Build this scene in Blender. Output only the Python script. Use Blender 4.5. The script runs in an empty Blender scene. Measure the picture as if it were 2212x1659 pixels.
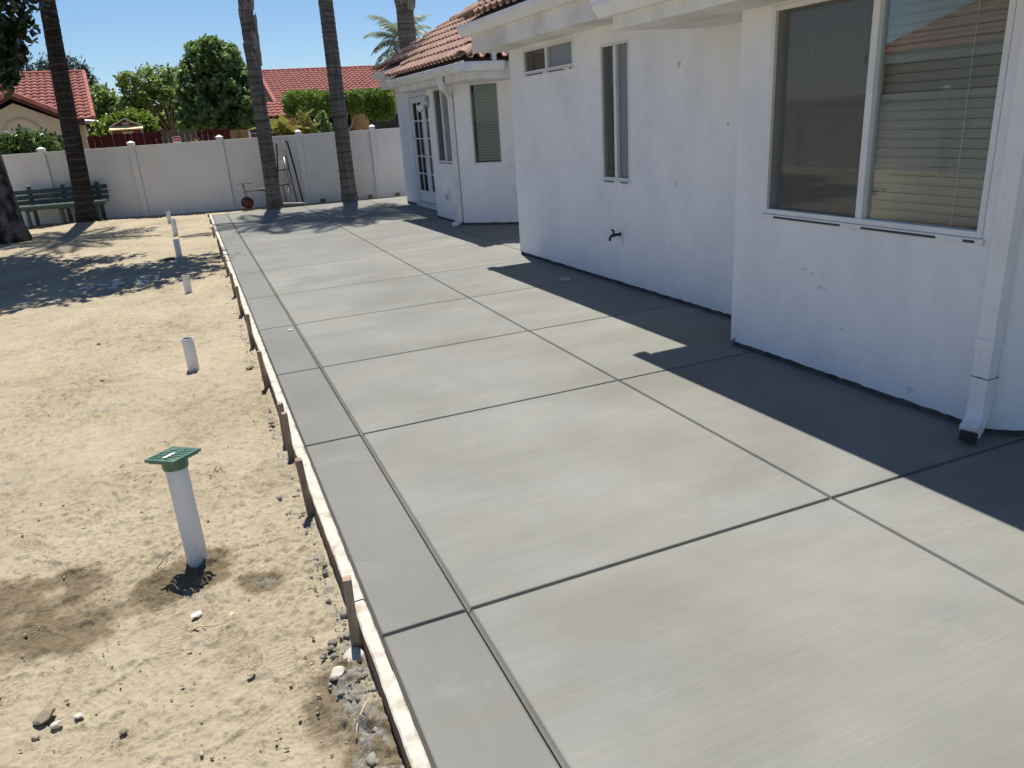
import bpy, bmesh, math, random
import numpy as np
from mathutils import Vector, Matrix

# ------------------------------------------------------------------ camera, sky, sun, exposure
SC = bpy.context.scene
COL = SC.collection
R = math.radians

CAM_H = 1.6
YAW, PITCH, ROLL = R(21.487), R(19.577), R(-3.886)
cam_d = bpy.data.cameras.new('camera')
cam = bpy.data.objects.new('camera', cam_d)
COL.objects.link(cam)
fw = Vector((math.sin(YAW) * math.cos(PITCH), math.cos(YAW) * math.cos(PITCH), -math.sin(PITCH)))
rt = Vector((math.cos(YAW), -math.sin(YAW), 0))
up = rt.cross(fw)
rt2 = math.cos(ROLL) * rt + math.sin(ROLL) * up
up2 = -math.sin(ROLL) * rt + math.cos(ROLL) * up
cam.matrix_world = Matrix(((rt2.x, up2.x, -fw.x, 0), (rt2.y, up2.y, -fw.y, 0), (rt2.z, up2.z, -fw.z, CAM_H), (0, 0, 0, 1)))
cam_d.sensor_width = 36
cam_d.lens = 36 * 1618.57 / 2212
cam_d.clip_start = 0.05
cam_d.clip_end = 5000
SC.camera = cam

SUN_V = Vector((0.073, 0.337, 1.0)).normalized()
SUN_EL = math.asin(SUN_V.z)
SUN_AZ = math.atan2(SUN_V.x, SUN_V.y)
world = bpy.data.worlds.new('World')
SC.world = world
world.use_nodes = True
wn = world.node_tree.nodes
wl = world.node_tree.links
wn.clear()
sky = wn.new('ShaderNodeTexSky')
sky.sky_type = 'NISHITA'
sky.sun_disc = False
sky.sun_elevation = SUN_EL
sky.sun_rotation = SUN_AZ
sky.altitude = 400
sky.air_density = 1.0
sky.dust_density = 0.1
sky.ozone_density = 3.0
bg = wn.new('ShaderNodeBackground')
bg.inputs['Strength'].default_value = 0.066
wo = wn.new('ShaderNodeOutputWorld')
tint = wn.new('ShaderNodeMix'); tint.data_type = 'RGBA'; tint.blend_type = 'MULTIPLY'; tint.inputs[0].default_value = 1.0
tint.inputs[7].default_value = (0.93, 1.05, 1.20, 1)      # deep clear blue of the day, the same all over the dome
wl.new(sky.outputs[0], tint.inputs[6])
wl.new(tint.outputs[2], bg.inputs['Color'])
wl.new(bg.outputs[0], wo.inputs['Surface'])

sun_d = bpy.data.lights.new('sun', 'SUN')
sun_d.energy = 4.7
sun_d.angle = R(0.53)
sun_d.color = (1.0, 0.955, 0.88)
sun = bpy.data.objects.new('sun', sun_d)
COL.objects.link(sun)
sun.location = (0, 0, 30)
sun.rotation_euler = SUN_V.to_track_quat('Z', 'Y').to_euler()

SC.view_settings.view_transform = 'Standard'
SC.view_settings.look = 'None'
SC.view_settings.gamma = 1.0
SC.view_settings.use_curve_mapping = False
SC.view_settings.exposure = 0.55
SC.cycles.max_bounces = 8
SC.cycles.transparent_max_bounces = 16
SC.cycles.use_denoising = True

RNG = random.Random(7)

# ------------------------------------------------------------------ object helpers
def tag(o, label=None, cat=None, group=None, kind=None):
    if label: o['label'] = label
    if cat: o['category'] = cat
    if group: o['group'] = group
    if kind: o['kind'] = kind
    return o

def empty(name, loc=(0, 0, 0), rz=0.0):
    o = bpy.data.objects.new(name, None)
    COL.objects.link(o)
    o.location = loc
    o.rotation_euler = (0, 0, rz)
    o.empty_display_size = 0.1
    return o

def link(name, me, parent=None, mat=None):
    if mat is not None and not me.materials:
        me.materials.append(mat)
    o = bpy.data.objects.new(name, me)
    COL.objects.link(o)
    if parent is not None:
        o.parent = parent
    return o

class MB:
    def __init__(self):
        self.v, self.f = [], []
    def add(self, vs, fs):
        n = len(self.v)
        self.v += [tuple(p) for p in vs]
        self.f += [tuple(i + n for i in f) for f in fs]
        return self
    def box(self, x0, x1, y0, y1, z0, z1):
        vs = [(x0, y0, z0), (x1, y0, z0), (x1, y1, z0), (x0, y1, z0), (x0, y0, z1), (x1, y0, z1), (x1, y1, z1), (x0, y1, z1)]
        return self.add(vs, [(0, 3, 2, 1), (4, 5, 6, 7), (0, 1, 5, 4), (1, 2, 6, 5), (2, 3, 7, 6), (3, 0, 4, 7)])
    def obox(self, c, a, b, d):
        c, a, b, d = Vector(c), Vector(a), Vector(b), Vector(d)
        vs = [c - a - b - d, c + a - b - d, c + a + b - d, c - a + b - d, c - a - b + d, c + a - b + d, c + a + b + d, c - a + b + d]
        return self.add(vs, [(0, 3, 2, 1), (4, 5, 6, 7), (0, 1, 5, 4), (1, 2, 6, 5), (2, 3, 7, 6), (3, 0, 4, 7)])
    def bar(self, p, q, w, h, upv=(0, 0, 1)):
        p, q = Vector(p), Vector(q)
        t = (q - p); L = t.length; t = t / L
        u = Vector(upv)
        s = t.cross(u)
        if s.length < 1e-4: s = t.cross(Vector((1, 0, 0)))
        s.normalize(); n = s.cross(t)
        return self.obox((p + q) / 2, t * L / 2, s * w / 2, n * h / 2)
    def tube(self, pts, rad, n=8, caps=True):
        pts = [Vector(p) for p in pts]
        if not isinstance(rad, (list, tuple)): rad = [rad] * len(pts)
        vs, fs = [], []
        t0 = (pts[1] - pts[0]).normalized()
        ref = Vector((0, 0, 1)) if abs(t0.z) < .9 else Vector((1, 0, 0))
        s = t0.cross(ref).normalized()
        for i, p in enumerate(pts):
            a = pts[max(0, i - 1)]; b = pts[min(len(pts) - 1, i + 1)]
            t = (b - a).normalized()
            s = (s - t * s.dot(t)).normalized()
            u = t.cross(s)
            for k in range(n):
                an = 2 * math.pi * k / n
                vs.append(p + rad[i] * (math.cos(an) * s + math.sin(an) * u))
        for i in range(len(pts) - 1):
            for k in range(n):
                k2 = (k + 1) % n
                fs.append((i * n + k, i * n + k2, (i + 1) * n + k2, (i + 1) * n + k))
        if caps:
            fs.append(tuple(reversed(range(n))))
            fs.append(tuple((len(pts) - 1) * n + k for k in range(n)))
        return self.add(vs, fs)
    def sweep(self, prof, path, side, caps=True):
        # closed 2D profile (a along side, b along side x tangent) swept along a polyline
        path = [Vector(p) for p in path]; side = Vector(side).normalized()
        vs, fs = [], []; n = len(prof)
        for i, p in enumerate(path):
            a = path[max(0, i - 1)]; b = path[min(len(path) - 1, i + 1)]
            t = (b - a).normalized()
            s = (side - t * side.dot(t)).normalized()
            u = s.cross(t)
            for (pa, pb) in prof:
                vs.append(p + s * pa + u * pb)
        for i in range(len(path) - 1):
            for k in range(n):
                k2 = (k + 1) % n
                fs.append((i * n + k, i * n + k2, (i + 1) * n + k2, (i + 1) * n + k))
        if caps:
            fs.append(tuple(reversed(range(n)))); fs.append(tuple((len(path) - 1) * n + k for k in range(n)))
        return self.add(vs, fs)
    def lathe(self, prof, c=(0, 0, 0), n=20, axis='Z'):
        vs, fs = [], []
        m = len(prof)
        for k in range(n):
            an = 2 * math.pi * k / n
            for (r, z) in prof:
                if axis == 'Z': vs.append((c[0] + r * math.cos(an), c[1] + r * math.sin(an), c[2] + z))
                elif axis == 'X': vs.append((c[0] + z, c[1] + r * math.cos(an), c[2] + r * math.sin(an)))
                else: vs.append((c[0] + r * math.cos(an), c[1] + z, c[2] + r * math.sin(an)))
        for k in range(n):
            k2 = (k + 1) % n
            for i in range(m - 1):
                fs.append((k * m + i, k2 * m + i, k2 * m + i + 1, k * m + i + 1))
        return self.add(vs, fs)
    def mesh(self, name, mat=None, smooth=False):
        me = bpy.data.meshes.new(name)
        me.from_pydata(self.v, [], self.f)
        me.update()
        bm = bmesh.new(); bm.from_mesh(me)
        bmesh.ops.recalc_face_normals(bm, faces=bm.faces)
        bm.to_mesh(me); bm.free()
        if mat: me.materials.append(mat)
        if smooth:
            for p in me.polygons: p.use_smooth = True
        return me
    def build(self, name, mat, parent=None, smooth=False, bevel=0.0, auto=None):
        me = self.mesh(name, mat, smooth)
        o = link(name, me, parent)
        if bevel:
            m = o.modifiers.new('bevel', 'BEVEL'); m.width = bevel; m.segments = 2; m.limit_method = 'ANGLE'; m.angle_limit = R(40)
        if auto:
            me.shade_smooth() if hasattr(me, 'shade_smooth') else None
            try: me.set_sharp_from_angle(angle=R(auto))
            except Exception: pass
        return o

def np_mesh(name, V, F, mat=None, parent=None, smooth=False):
    V = np.asarray(V, np.float32); F = np.asarray(F, np.int32)
    me = bpy.data.meshes.new(name)
    k = F.shape[1]
    me.vertices.add(len(V)); me.vertices.foreach_set('co', V.ravel())
    me.loops.add(F.size); me.loops.foreach_set('vertex_index', F.ravel())
    me.polygons.add(len(F)); me.polygons.foreach_set('loop_start', np.arange(0, F.size, k, dtype=np.int32))
    me.polygons.foreach_set('loop_total', np.full(len(F), k, np.int32))
    if smooth: me.polygons.foreach_set('use_smooth', np.ones(len(F), bool))
    me.update(calc_edges=True)
    if mat: me.materials.append(mat)
    return link(name, me, parent)

def copy_tree(o, parent=None):
    c = o.copy(); COL.objects.link(c); c.parent = parent
    for ch in list(o.children): copy_tree(ch, c)
    return c

# ------------------------------------------------------------------ materials
class NT:
    def __init__(self, name):
        self.m = bpy.data.materials.new(name); self.m.use_nodes = True
        self.t = self.m.node_tree; self.n = self.t.nodes; self.l = self.t.links
        self.n.clear()
        self.out = self.n.new('ShaderNodeOutputMaterial')
        self.tc = self.n.new('ShaderNodeTexCoord')
    def node(self, typ, **kw):
        nd = self.n.new(typ)
        for k, v in kw.items():
            if hasattr(nd, k): setattr(nd, k, v)
        return nd
    def coords(self, kind='Object', scale=(1, 1, 1), rot=(0, 0, 0)):
        mp = self.n.new('ShaderNodeMapping')
        mp.inputs['Scale'].default_value = scale; mp.inputs['Rotation'].default_value = rot
        if kind == 'World':
            g = self.n.new('ShaderNodeNewGeometry'); self.l.new(g.outputs['Position'], mp.inputs['Vector'])
        else:
            self.l.new(self.tc.outputs[kind], mp.inputs['Vector'])
        return mp.outputs[0]
    def noise(self, vec, scale=5, detail=5, rough=.55, dist=0.0):
        nd = self.n.new('ShaderNodeTexNoise')
        nd.inputs['Scale'].default_value = scale; nd.inputs['Detail'].default_value = detail
        nd.inputs['Roughness'].default_value = rough; nd.inputs['Distortion'].default_value = dist
        if vec is not None: self.l.new(vec, nd.inputs['Vector'])
        return nd.outputs['Fac']
    def ramp(self, fac, stops):
        nd = self.n.new('ShaderNodeValToRGB')
        el = nd.color_ramp.elements
        while len(el) < len(stops): el.new(.5)
        for e, (p, c) in zip(el, stops):
            e.position = p; e.color = (c[0], c[1], c[2], 1) if not isinstance(c, (int, float)) else (c, c, c, 1)
        self.l.new(fac, nd.inputs[0])
        return nd.outputs[0]
    def mix(self, fac, a, b, mode='MIX'):
        nd = self.n.new('ShaderNodeMix'); nd.data_type = 'RGBA'; nd.blend_type = mode
        def put(sock, v):
            if isinstance(v, (int, float)): sock.default_value = v
            elif isinstance(v, tuple): sock.default_value = (*v, 1)
            else: self.l.new(v, sock)
        put(nd.inputs[0], fac); put(nd.inputs[6], a); put(nd.inputs[7], b)
        return nd.outputs[2]
    def math(self, op, a, b=0.0):
        nd = self.n.new('ShaderNodeMath'); nd.operation = op
        for s, v in ((nd.inputs[0], a), (nd.inputs[1], b)):
            if isinstance(v, (int, float)): s.default_value = v
            else: self.l.new(v, s)
        return nd.outputs[0]
    def bump(self, h, strength=.3, dist=.01, prev=None):
        nd = self.n.new('ShaderNodeBump')
        nd.inputs['Strength'].default_value = strength; nd.inputs['Distance'].default_value = dist
        self.l.new(h, nd.inputs['Height'])
        if prev is not None: self.l.new(prev, nd.inputs['Normal'])
        return nd.outputs[0]
    def principled(self, color, rough=.8, spec=.4, metal=0.0, normal=None, finish=True):
        b = self.n.new('ShaderNodeBsdfPrincipled')
        if isinstance(color, tuple): b.inputs['Base Color'].default_value = (*color, 1)
        else: self.l.new(color, b.inputs['Base Color'])
        if isinstance(rough, (int, float)): b.inputs['Roughness'].default_value = rough
        else: self.l.new(rough, b.inputs['Roughness'])
        b.inputs['Specular IOR Level'].default_value = spec
        b.inputs['Metallic'].default_value = metal
        if normal is not None: self.l.new(normal, b.inputs['Normal'])
        if finish: self.l.new(b.outputs[0], self.out.inputs['Surface'])
        return b

def simple(name, c1, c2=None, scale=6, rough=.7, spec=.4, metal=0.0, bump=0.0, bscale=60, stretch=(1, 1, 1), detail=5, rnd=0.0, lo=.35, hi=.65):
    t = NT(name)
    v = t.coords('Object', stretch)
    col = c1
    if c2 is not None:
        col = t.ramp(t.noise(v, scale, detail), [(lo, c1), (hi, c2)])
    if rnd:
        oi = t.n.new('ShaderNodeObjectInfo')
        h = t.n.new('ShaderNodeHueSaturation')
        t.l.new(t.math('ADD', t.math('MULTIPLY', oi.outputs['Random'], 2 * rnd), 1 - rnd), h.inputs['Value'])
        if isinstance(col, tuple): h.inputs['Color'].default_value = (*col, 1)
        else: t.l.new(col, h.inputs['Color'])
        col = h.outputs[0]
    nrm = t.bump(t.noise(v, bscale, 4), bump, .01) if bump else None
    t.principled(col, rough, spec, metal, nrm)
    return t.m

def foliage(name, dark, light, gloss=.35, trans=.35, rough=.4):
    t = NT(name)
    g = t.n.new('ShaderNodeNewGeometry')
    v = t.coords('Object')
    f = t.math('ADD', t.math('MULTIPLY', g.outputs['Random Per Island'], .6), t.math('MULTIPLY', t.noise(v, 1.6, 2), .45))
    col = t.ramp(f, [(.2, dark), (.85, light)])
    b = t.principled(col, rough, gloss, 0, None, finish=False)
    tr = t.n.new('ShaderNodeBsdfTranslucent')
    t.l.new(t.mix(.5, col, tuple(min(1, c * 1.6) for c in light)), tr.inputs['Color'])
    mx = t.n.new('ShaderNodeMixShader'); mx.inputs[0].default_value = trans
    t.l.new(b.outputs[0], mx.inputs[1]); t.l.new(tr.outputs[0], mx.inputs[2])
    t.l.new(mx.outputs[0], t.out.inputs['Surface'])
    return t.m

def concrete_mat(name, along='x', base=((.162, .160, .139), (.232, .229, .203)), darker=1.0):
    t = NT(name)
    w = t.coords('World')
    st = (0.35, 55, 1) if along == 'x' else (55, 0.35, 1)
    st2 = (0.8, 2.0, 1) if along == 'x' else (2.0, 0.8, 1)
    ws = t.coords('World', st); ws2 = t.coords('World', st2)
    c0 = tuple(c * darker for c in base[0]); c1 = tuple(c * darker for c in base[1])
    big = t.noise(w, .9, 4, .6, .4)
    mid = t.noise(ws2, 1.0, 5, .6)
    streak = t.noise(ws, 1.6, 3, .6)
    st3 = (.3, 17, 1) if along == 'x' else (17, .3, 1)
    broom = t.noise(t.coords('World', st3), 1.5, 4, .65)
    fine = t.noise(w, 160, 3, .7)
    f = t.math('ADD', t.math('MULTIPLY', big, .44), t.math('MULTIPLY', mid, .40))
    f = t.math('ADD', f, t.math('ADD', t.math('MULTIPLY', streak, .15), t.math('MULTIPLY', t.math('SUBTRACT', broom, .5), .07)))
    col = t.ramp(f, [(.40, c0), (.64, c1)])
    hue = t.ramp(t.noise(t.coords('World', (.8, 1.3, 1)), 1.3, 4, .6, .6), [(.36, (.985, 1.0, 1.035)), (.64, (1.012, 1.0, .965))])
    col = t.mix(1.0, col, hue, 'MULTIPLY')
    oi = t.n.new('ShaderNodeObjectInfo')
    h = t.n.new('ShaderNodeHueSaturation')
    t.l.new(col, h.inputs['Color'])
    t.l.new(t.math('ADD', t.math('MULTIPLY', oi.outputs['Random'], .10), .95), h.inputs['Value'])
    col = t.mix(.5, h.outputs[0], t.ramp(fine, [(.3, .42), (.7, .58)]), 'OVERLAY')
    # pale efflorescence blots
    blot = t.ramp(t.noise(t.coords('World', (1.0, 1.7, 1)), 1.9, 7, .68, .6), [(.56, 0.0), (.74, 1.0)])
    col = t.mix(t.math('MULTIPLY', blot, .22), col, (.34, .34, .318))
    n1 = t.bump(streak, .12, .002)
    n2 = t.bump(fine, .18, .0012, n1)
    rg = t.math('ADD', t.math('MULTIPLY', mid, .2), .58)
    t.principled(col, rg, .3, 0, n2)
    return t.m

SCUFFS = [(.43, 1.221, 1.90, .028, .036, .55), (.43, .62, 1.45, .010, .02, .9), (.43, 1.249, 1.0, .010, .035, .6), (.43, 2.08, .455, .025, .07, .35),
          (0, -.638, .63, .035, .012, .32), (0, -.77, .54, .05, .018, .3), (0, -.70, .61, .02, .012, .3), (0, -1.43, .1, .03, .02, .3), (0, -.95, .33, .012, .012, .4)]
def stucco_mat(name, c=(.84, .835, .83), dirty=(.735, .735, .745), bump=.55):
    t = NT(name)
    v = t.coords('Object')
    vs = t.coords('Object', (1, 1, .55))
    big = t.noise(vs, 1.7, 5, .62, .3)
    sm = t.noise(v, 7, 6, .7)
    f = t.math('ADD', t.math('MULTIPLY', big, .7), t.math('MULTIPLY', sm, .3))
    col = t.ramp(f, [(.38, dirty), (.58, c), (.8, tuple(min(.88, x * 1.04) for x in c))])
    spots = t.ramp(t.noise(v, 3.1, 7, .75, 1.2), [(.70, 0.0), (.78, 1.0)])
    col = t.mix(t.math('MULTIPLY', spots, .22), col, (.42, .40, .38))
    for (px, py, pz, rx, rz, k) in SCUFFS:                # chips and scuffs at their own places on the wall
        mp = t.n.new('ShaderNodeMapping'); mp.inputs['Location'].default_value = (-px, -py, -pz)
        t.l.new(v, mp.inputs['Vector'])
        sc = t.n.new('ShaderNodeVectorMath'); sc.operation = 'MULTIPLY'; sc.inputs[1].default_value = (6, 1 / rx, 1 / rz); t.l.new(mp.outputs[0], sc.inputs[0])
        ln = t.n.new('ShaderNodeVectorMath'); ln.operation = 'LENGTH'; t.l.new(sc.outputs[0], ln.inputs[0])
        e = t.math('ADD', ln.outputs['Value'], t.math('MULTIPLY', t.math('SUBTRACT', t.noise(v, 45, 4, .7), .5), 2.4))
        col = t.mix(t.math('MULTIPLY', t.ramp(e, [(.45, 1.0), (.95, 0.0)]), k), col, (.30, .285, .27))
    n1 = t.bump(t.noise(v, 75, 6, .75), bump, .007)
    n2 = t.bump(t.noise(v, 5, 2), .05, .02, n1)
    t.principled(col, .92, .15, 0, n2)
    return t.m

def glass_mat(name, tint=(.55, .6, .62), ior=1.5, rough=0.0, boost=1.0):
    t = NT(name)
    fr = t.n.new('ShaderNodeFresnel'); fr.inputs['IOR'].default_value = ior
    tr = t.n.new('ShaderNodeBsdfTransparent'); tr.inputs[0].default_value = (*tint, 1)
    gl = t.n.new('ShaderNodeBsdfGlossy'); gl.inputs['Roughness'].default_value = rough; gl.inputs['Color'].default_value = (.95, .97, 1, 1)
    mx = t.n.new('ShaderNodeMixShader')
    t.l.new(t.math('MULTIPLY', fr.outputs[0], boost), mx.inputs[0])
    t.l.new(tr.outputs[0], mx.inputs[1]); t.l.new(gl.outputs[0], mx.inputs[2])
    t.l.new(mx.outputs[0], t.out.inputs['Surface'])
    return t.m

def screen_mat(name, col=(.135, .125, .11), alpha=.62):
    t = NT(name)
    d = t.n.new('ShaderNodeBsdfDiffuse'); d.inputs[0].default_value = (*col, 1)
    tr = t.n.new('ShaderNodeBsdfTransparent')
    mx = t.n.new('ShaderNodeMixShader'); mx.inputs[0].default_value = alpha
    t.l.new(tr.outputs[0], mx.inputs[1]); t.l.new(d.outputs[0], mx.inputs[2]); t.l.new(mx.outputs[0], t.out.inputs['Surface'])
    return t.m

def palm_bark(name, c1, c2, ring=7.0):
    t = NT(name)
    v = t.coords('Object')
    vd = t.coords('Object', (1, 1, ring))
    n1 = t.noise(vd, 1.3, 5, .65, .2)
    n2 = t.noise(t.coords('Object', (14, 14, .9)), 1.6, 4, .6)
    f = t.math('ADD', t.math('MULTIPLY', n1, .6), t.math('MULTIPLY', n2, .4))
    col = t.ramp(f, [(.36, c1), (.62, c2)])
    b = t.bump(t.noise(t.coords('Object', (26, 26, 2.0)), 1.5, 4), .6, .01)
    t.principled(col, .95, .1, 0, b)
    return t.m

MAT = {}
MAT['concrete'] = concrete_mat('concrete_broomed', 'x')
MAT['concrete_border'] = concrete_mat('concrete_border', 'y', ((.148, .147, .130), (.186, .184, .167)))
MAT['joint'] = simple('joint_dark', (.05, .05, .046), (.08, .08, .074), 20, .95)
MAT['stucco'] = stucco_mat('stucco_white')
MAT['eave'] = stucco_mat('eave_white', (.78, .765, .73), (.60, .57, .52), .35)
MAT['gutter'] = simple('gutter_paint', (.78, .78, .77), (.70, .69, .67), 3, .45, .4, 0, .02, 30)
MAT['alu'] = simple('window_aluminium', (.74, .74, .73), (.66, .66, .65), 5, .45, .4)
MAT['sill'] = simple('sill_dark_slot', (.05, .05, .05), None, 5, .7)
MAT['doorpaint'] = simple('door_paint', (.80, .80, .79), (.72, .72, .71), 4, .4, .4)
MAT['glass'] = glass_mat('window_glass', (.88, .91, .90), 1.5, 0, .52)
MAT['glass_dark'] = glass_mat('dark_glass', (.25, .27, .28), 1.5, 0, 1.2)
MAT['frost'] = simple('frosted_glass', (.17, .19, .21), (.20, .225, .25), 1.5, .28, .5)
MAT['screen'] = screen_mat('insect_screen')
MAT['slat'] = simple('blind_slat', (.38, .365, .33), (.34, .33, .30), 3, .6, .3)
MAT['interior'] = simple('dark_interior', (.045, .042, .04), None, 3, .9)
MAT['curtain'] = simple('grey_curtain', (.16, .155, .15), (.10, .10, .10), 5, .9, .2, 0, 0, 20, (12, 12, .4))
MAT['found'] = simple('foundation_gap', (.06, .058, .055), (.12, .115, .11), 14, .95, .2, 0, .5, 40)
MAT['tile'] = simple('roof_tile_main', (.30, .185, .14), (.40, .265, .205), 9, .85, .25, 0, .25, 90, rnd=.13)
MAT['deck'] = simple('roof_underlay', (.10, .07, .055), (.14, .10, .08), 8, .95)
MAT['tile_red'] = simple('roof_tile_red', (.33, .115, .09), (.42, .175, .14), 5, .85, .25, 0, .2, 60)
MAT['brass'] = simple('tarnished_brass', (.035, .032, .03), (.07, .06, .045), 40, .5, .5, .6)
MAT['vinyl'] = simple('fence_vinyl', (.77, .735, .68), (.81, .78, .73), 2.5, .5, .35, 0, 0, 40, (1, 1, .3))
def vinyl_mat():
    t = NT('fence_vinyl')
    v = t.coords('World')
    col = t.ramp(t.noise(t.coords('World', (1, 1, .3)), 2.5, 5), [(.35, (.77, .735, .68)), (.65, (.81, .78, .73))])
    sp = t.ramp(t.noise(v, 16, 8, .8, .6), [(.63, 0.0), (.72, 1.0)])
    ar = t.ramp(t.noise(v, .9, 3), [(.48, 0.0), (.62, 1.0)])
    col = t.mix(t.math('MULTIPLY', t.math('MULTIPLY', sp, ar), .55), col, (.25, .21, .16))
    t.principled(col, .5, .35, 0, None)
    return t.m
MAT['vinyl'] = vinyl_mat()
MAT['wood'] = simple('stake_wood', (.22, .16, .11), (.35, .27, .19), 6, .85, .2, 0, .3, 40, (8, 8, .6), rnd=.2)
MAT['pvc'] = simple('pvc_white', (.76, .755, .73), (.50, .46, .39), 11, .5, .4, 0, .04, 60, (1, 1, .5), 7, 0, .52, .78)
MAT['pvc_in'] = simple('pipe_inside', (.05, .05, .05), None, 5, .9)
MAT['green_plastic'] = simple('green_plastic', (.075, .155, .10), (.11, .20, .135), 20, .3, .5, 0, .08, 90)
MAT['bench_green'] = simple('bench_green_paint', (.035, .065, .055), (.06, .095, .08), 7, .5, .4, 0, .1, 40)
MAT['post_sunlit'] = simple('bench_post_sunlit', (.55, .52, .46), (.45, .42, .36), 6, .7)  # pale colour paints sunlight onto the bench post tops
MAT['rust'] = simple('rusty_steel', (.11, .075, .055), (.20, .16, .13), 12, .7, .4, .4)
MAT['steel'] = simple('galvanised_steel', (.42, .42, .40), (.30, .29, .28), 10, .45, .5, .6)
MAT['black'] = simple('black_paint', (.015, .015, .017), (.03, .03, .03), 8, .5)
MAT['rubber'] = simple('tyre_rubber', (.02, .02, .02), (.035, .033, .03), 8, .85)
MAT['wheelred'] = simple('dull_red_wheel', (.14, .03, .025), (.20, .06, .045), 9, .6)
MAT['timber_grey'] = simple('grey_timber', (.40, .37, .32), (.52, .48, .42), 5, .9, .2, 0, .3, 40, (1, 8, 8))
MAT['palm_dark'] = palm_bark('palm_bark_dark', (.022, .018, .016), (.055, .046, .040))
MAT['palm_grey'] = palm_bark('palm_bark_grey', (.075, .066, .060), (.20, .18, .16))
MAT['palm_ring'] = palm_bark('palm_ring_scar', (.045, .039, .035), (.115, .10, .09))
MAT['boot'] = simple('palm_boot', (.11, .10, .09), (.30, .275, .25), 3, .9, .2, 0, .4, 20, (6, 6, .7))
MAT['treebark'] = simple('mottled_bark', (.028, .025, .024), (.15, .14, .13), 6, .95, .1, 0, .6, 18, (1, 1, .6), 7, 0, .42, .60)
MAT['twig'] = simple('branch_bark', (.10, .075, .055), (.17, .13, .10), 8, .95, .1)
MAT['branch_pale'] = simple('pale_branch', (.26, .21, .16), (.36, .30, .23), 8, .9, .1)
MAT['frond'] = foliage('palm_frond', (.045, .085, .03), (.12, .17, .06), .4, .3)
MAT['frond_pale'] = foliage('palm_frond_pale', (.10, .15, .10), (.24, .30, .20), .4, .3)
MAT['leaf_dark'] = foliage('leaf_dark', (.03, .07, .02), (.22, .32, .11), .6, .48, .3)
MAT['leaf_mid'] = foliage('leaf_mid', (.055, .105, .024), (.25, .33, .10), .5, .48)
MAT['leaf_citrus'] = foliage('leaf_citrus', (.06, .12, .012), (.22, .30, .035), .4, .4)
MAT['leaf_hedge'] = foliage('leaf_hedge', (.025, .06, .012), (.13, .20, .045), .7, .25, .25)
MAT['leaf_top'] = foliage('leaf_topiary', (.03, .085, .012), (.20, .29, .05), .4, .4)
MAT['leaf_yellow'] = foliage('leaf_yellow', (.09, .105, .02), (.25, .24, .06), .4, .35)
MAT['needle'] = foliage('pine_needles', (.012, .028, .014), (.035, .06, .03), .3, .15)
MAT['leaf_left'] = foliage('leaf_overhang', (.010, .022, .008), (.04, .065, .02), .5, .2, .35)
MAT['beige'] = simple('beige_wall', (.56, .48, .38), (.62, .54, .43), 3, .9, .2, 0, .2, 60)
MAT['beige_dark'] = simple('beige_trim', (.45, .38, .30), (.50, .43, .34), 3, .9)
MAT['fascia_brown'] = simple('brown_fascia', (.10, .04, .03), (.14, .06, .045), 6, .8)
MAT['ochre'] = simple('ochre_wall', (.38, .24, .10), (.44, .28, .13), 3, .9)
MAT['brownwall'] = simple('brown_wall', (.20, .125, .07), (.25, .155, .09), 3, .9)
MAT['garage'] = simple('garage_dark', (.028, .025, .028), (.04, .036, .038), 3, .7)
MAT['dark'] = simple('porch_shade_dark', (.012, .011, .011), None, 3, .95)  # near-black colour for the painted porch shade
MAT['redwood'] = simple('red_stained_board', (.04, .006, .007), (.065, .011, .011), 6, .85, .2, 0, .2, 40, (6, 6, .6), rnd=.15)
MAT['oldboard'] = simple('weathered_board', (.07, .055, .045), (.11, .085, .07), 6, .9, .1, 0, .2, 40, (6, 6, .6), rnd=.15)
MAT['shedred'] = simple('shed_red', (.22, .055, .045), (.27, .075, .06), 5, .8)
MAT['cream'] = simple('cream_trim', (.62, .55, .42), (.68, .60, .47), 4, .7)
MAT['yellow'] = simple('pale_yellow_awning', (.78, .68, .33), (.82, .73, .40), 4, .6)
MAT['signred'] = simple('sign_red', (.42, .03, .03), None, 4, .5)
MAT['white'] = simple('white_paint', (.78, .78, .76), (.70, .70, .68), 6, .5)
MAT['bluecar'] = simple('blue_car_paint', (.02, .02, .30), (.025, .025, .34), 2, .22, .6)
MAT['carglass'] = simple('car_glass', (.02, .022, .025), None, 2, .08, .6)
MAT['stone'] = simple('pebble', (.24, .195, .135), (.38, .31, .22), 20, .95, .2, 0, .4, 60, rnd=.3)
MAT['stone_pale'] = simple('pale_stone', (.55, .50, .42), (.66, .61, .52), 20, .9, .2, 0, .5, 60)
MAT['spill'] = simple('concrete_spill', (.15, .138, .118), (.28, .262, .228), 18, .95, .2, 0, .7, 60)
MAT['plaster'] = simple('plaster_scrap', (.66, .64, .60), (.50, .48, .44), 12, .95)
MAT['dryleaf'] = simple('dry_leaf', (.10, .12, .03), (.16, .15, .05), 12, .8)
MAT['straw'] = simple('dry_twig', (.42, .33, .20), (.50, .40, .26), 12, .9)
MAT['hill'] = simple('far_hill', (.13, .17, .22), (.16, .20, .25), .02, 1.0, 0)  # distance haze put into the hill's colour as blue-grey
MAT['frontsplat'] = simple('form_top_splatter', (.50, .475, .41), (.36, .30, .215), 12, .9, .2, 0, .6, 60, (1, 1, 1), 7, 0, .50, .68)
MAT['formface'] = simple('form_board_side', (.15, .105, .07), (.25, .18, .12), 5, .9, .15, 0, .3, 40, (8, .6, 8))

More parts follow.
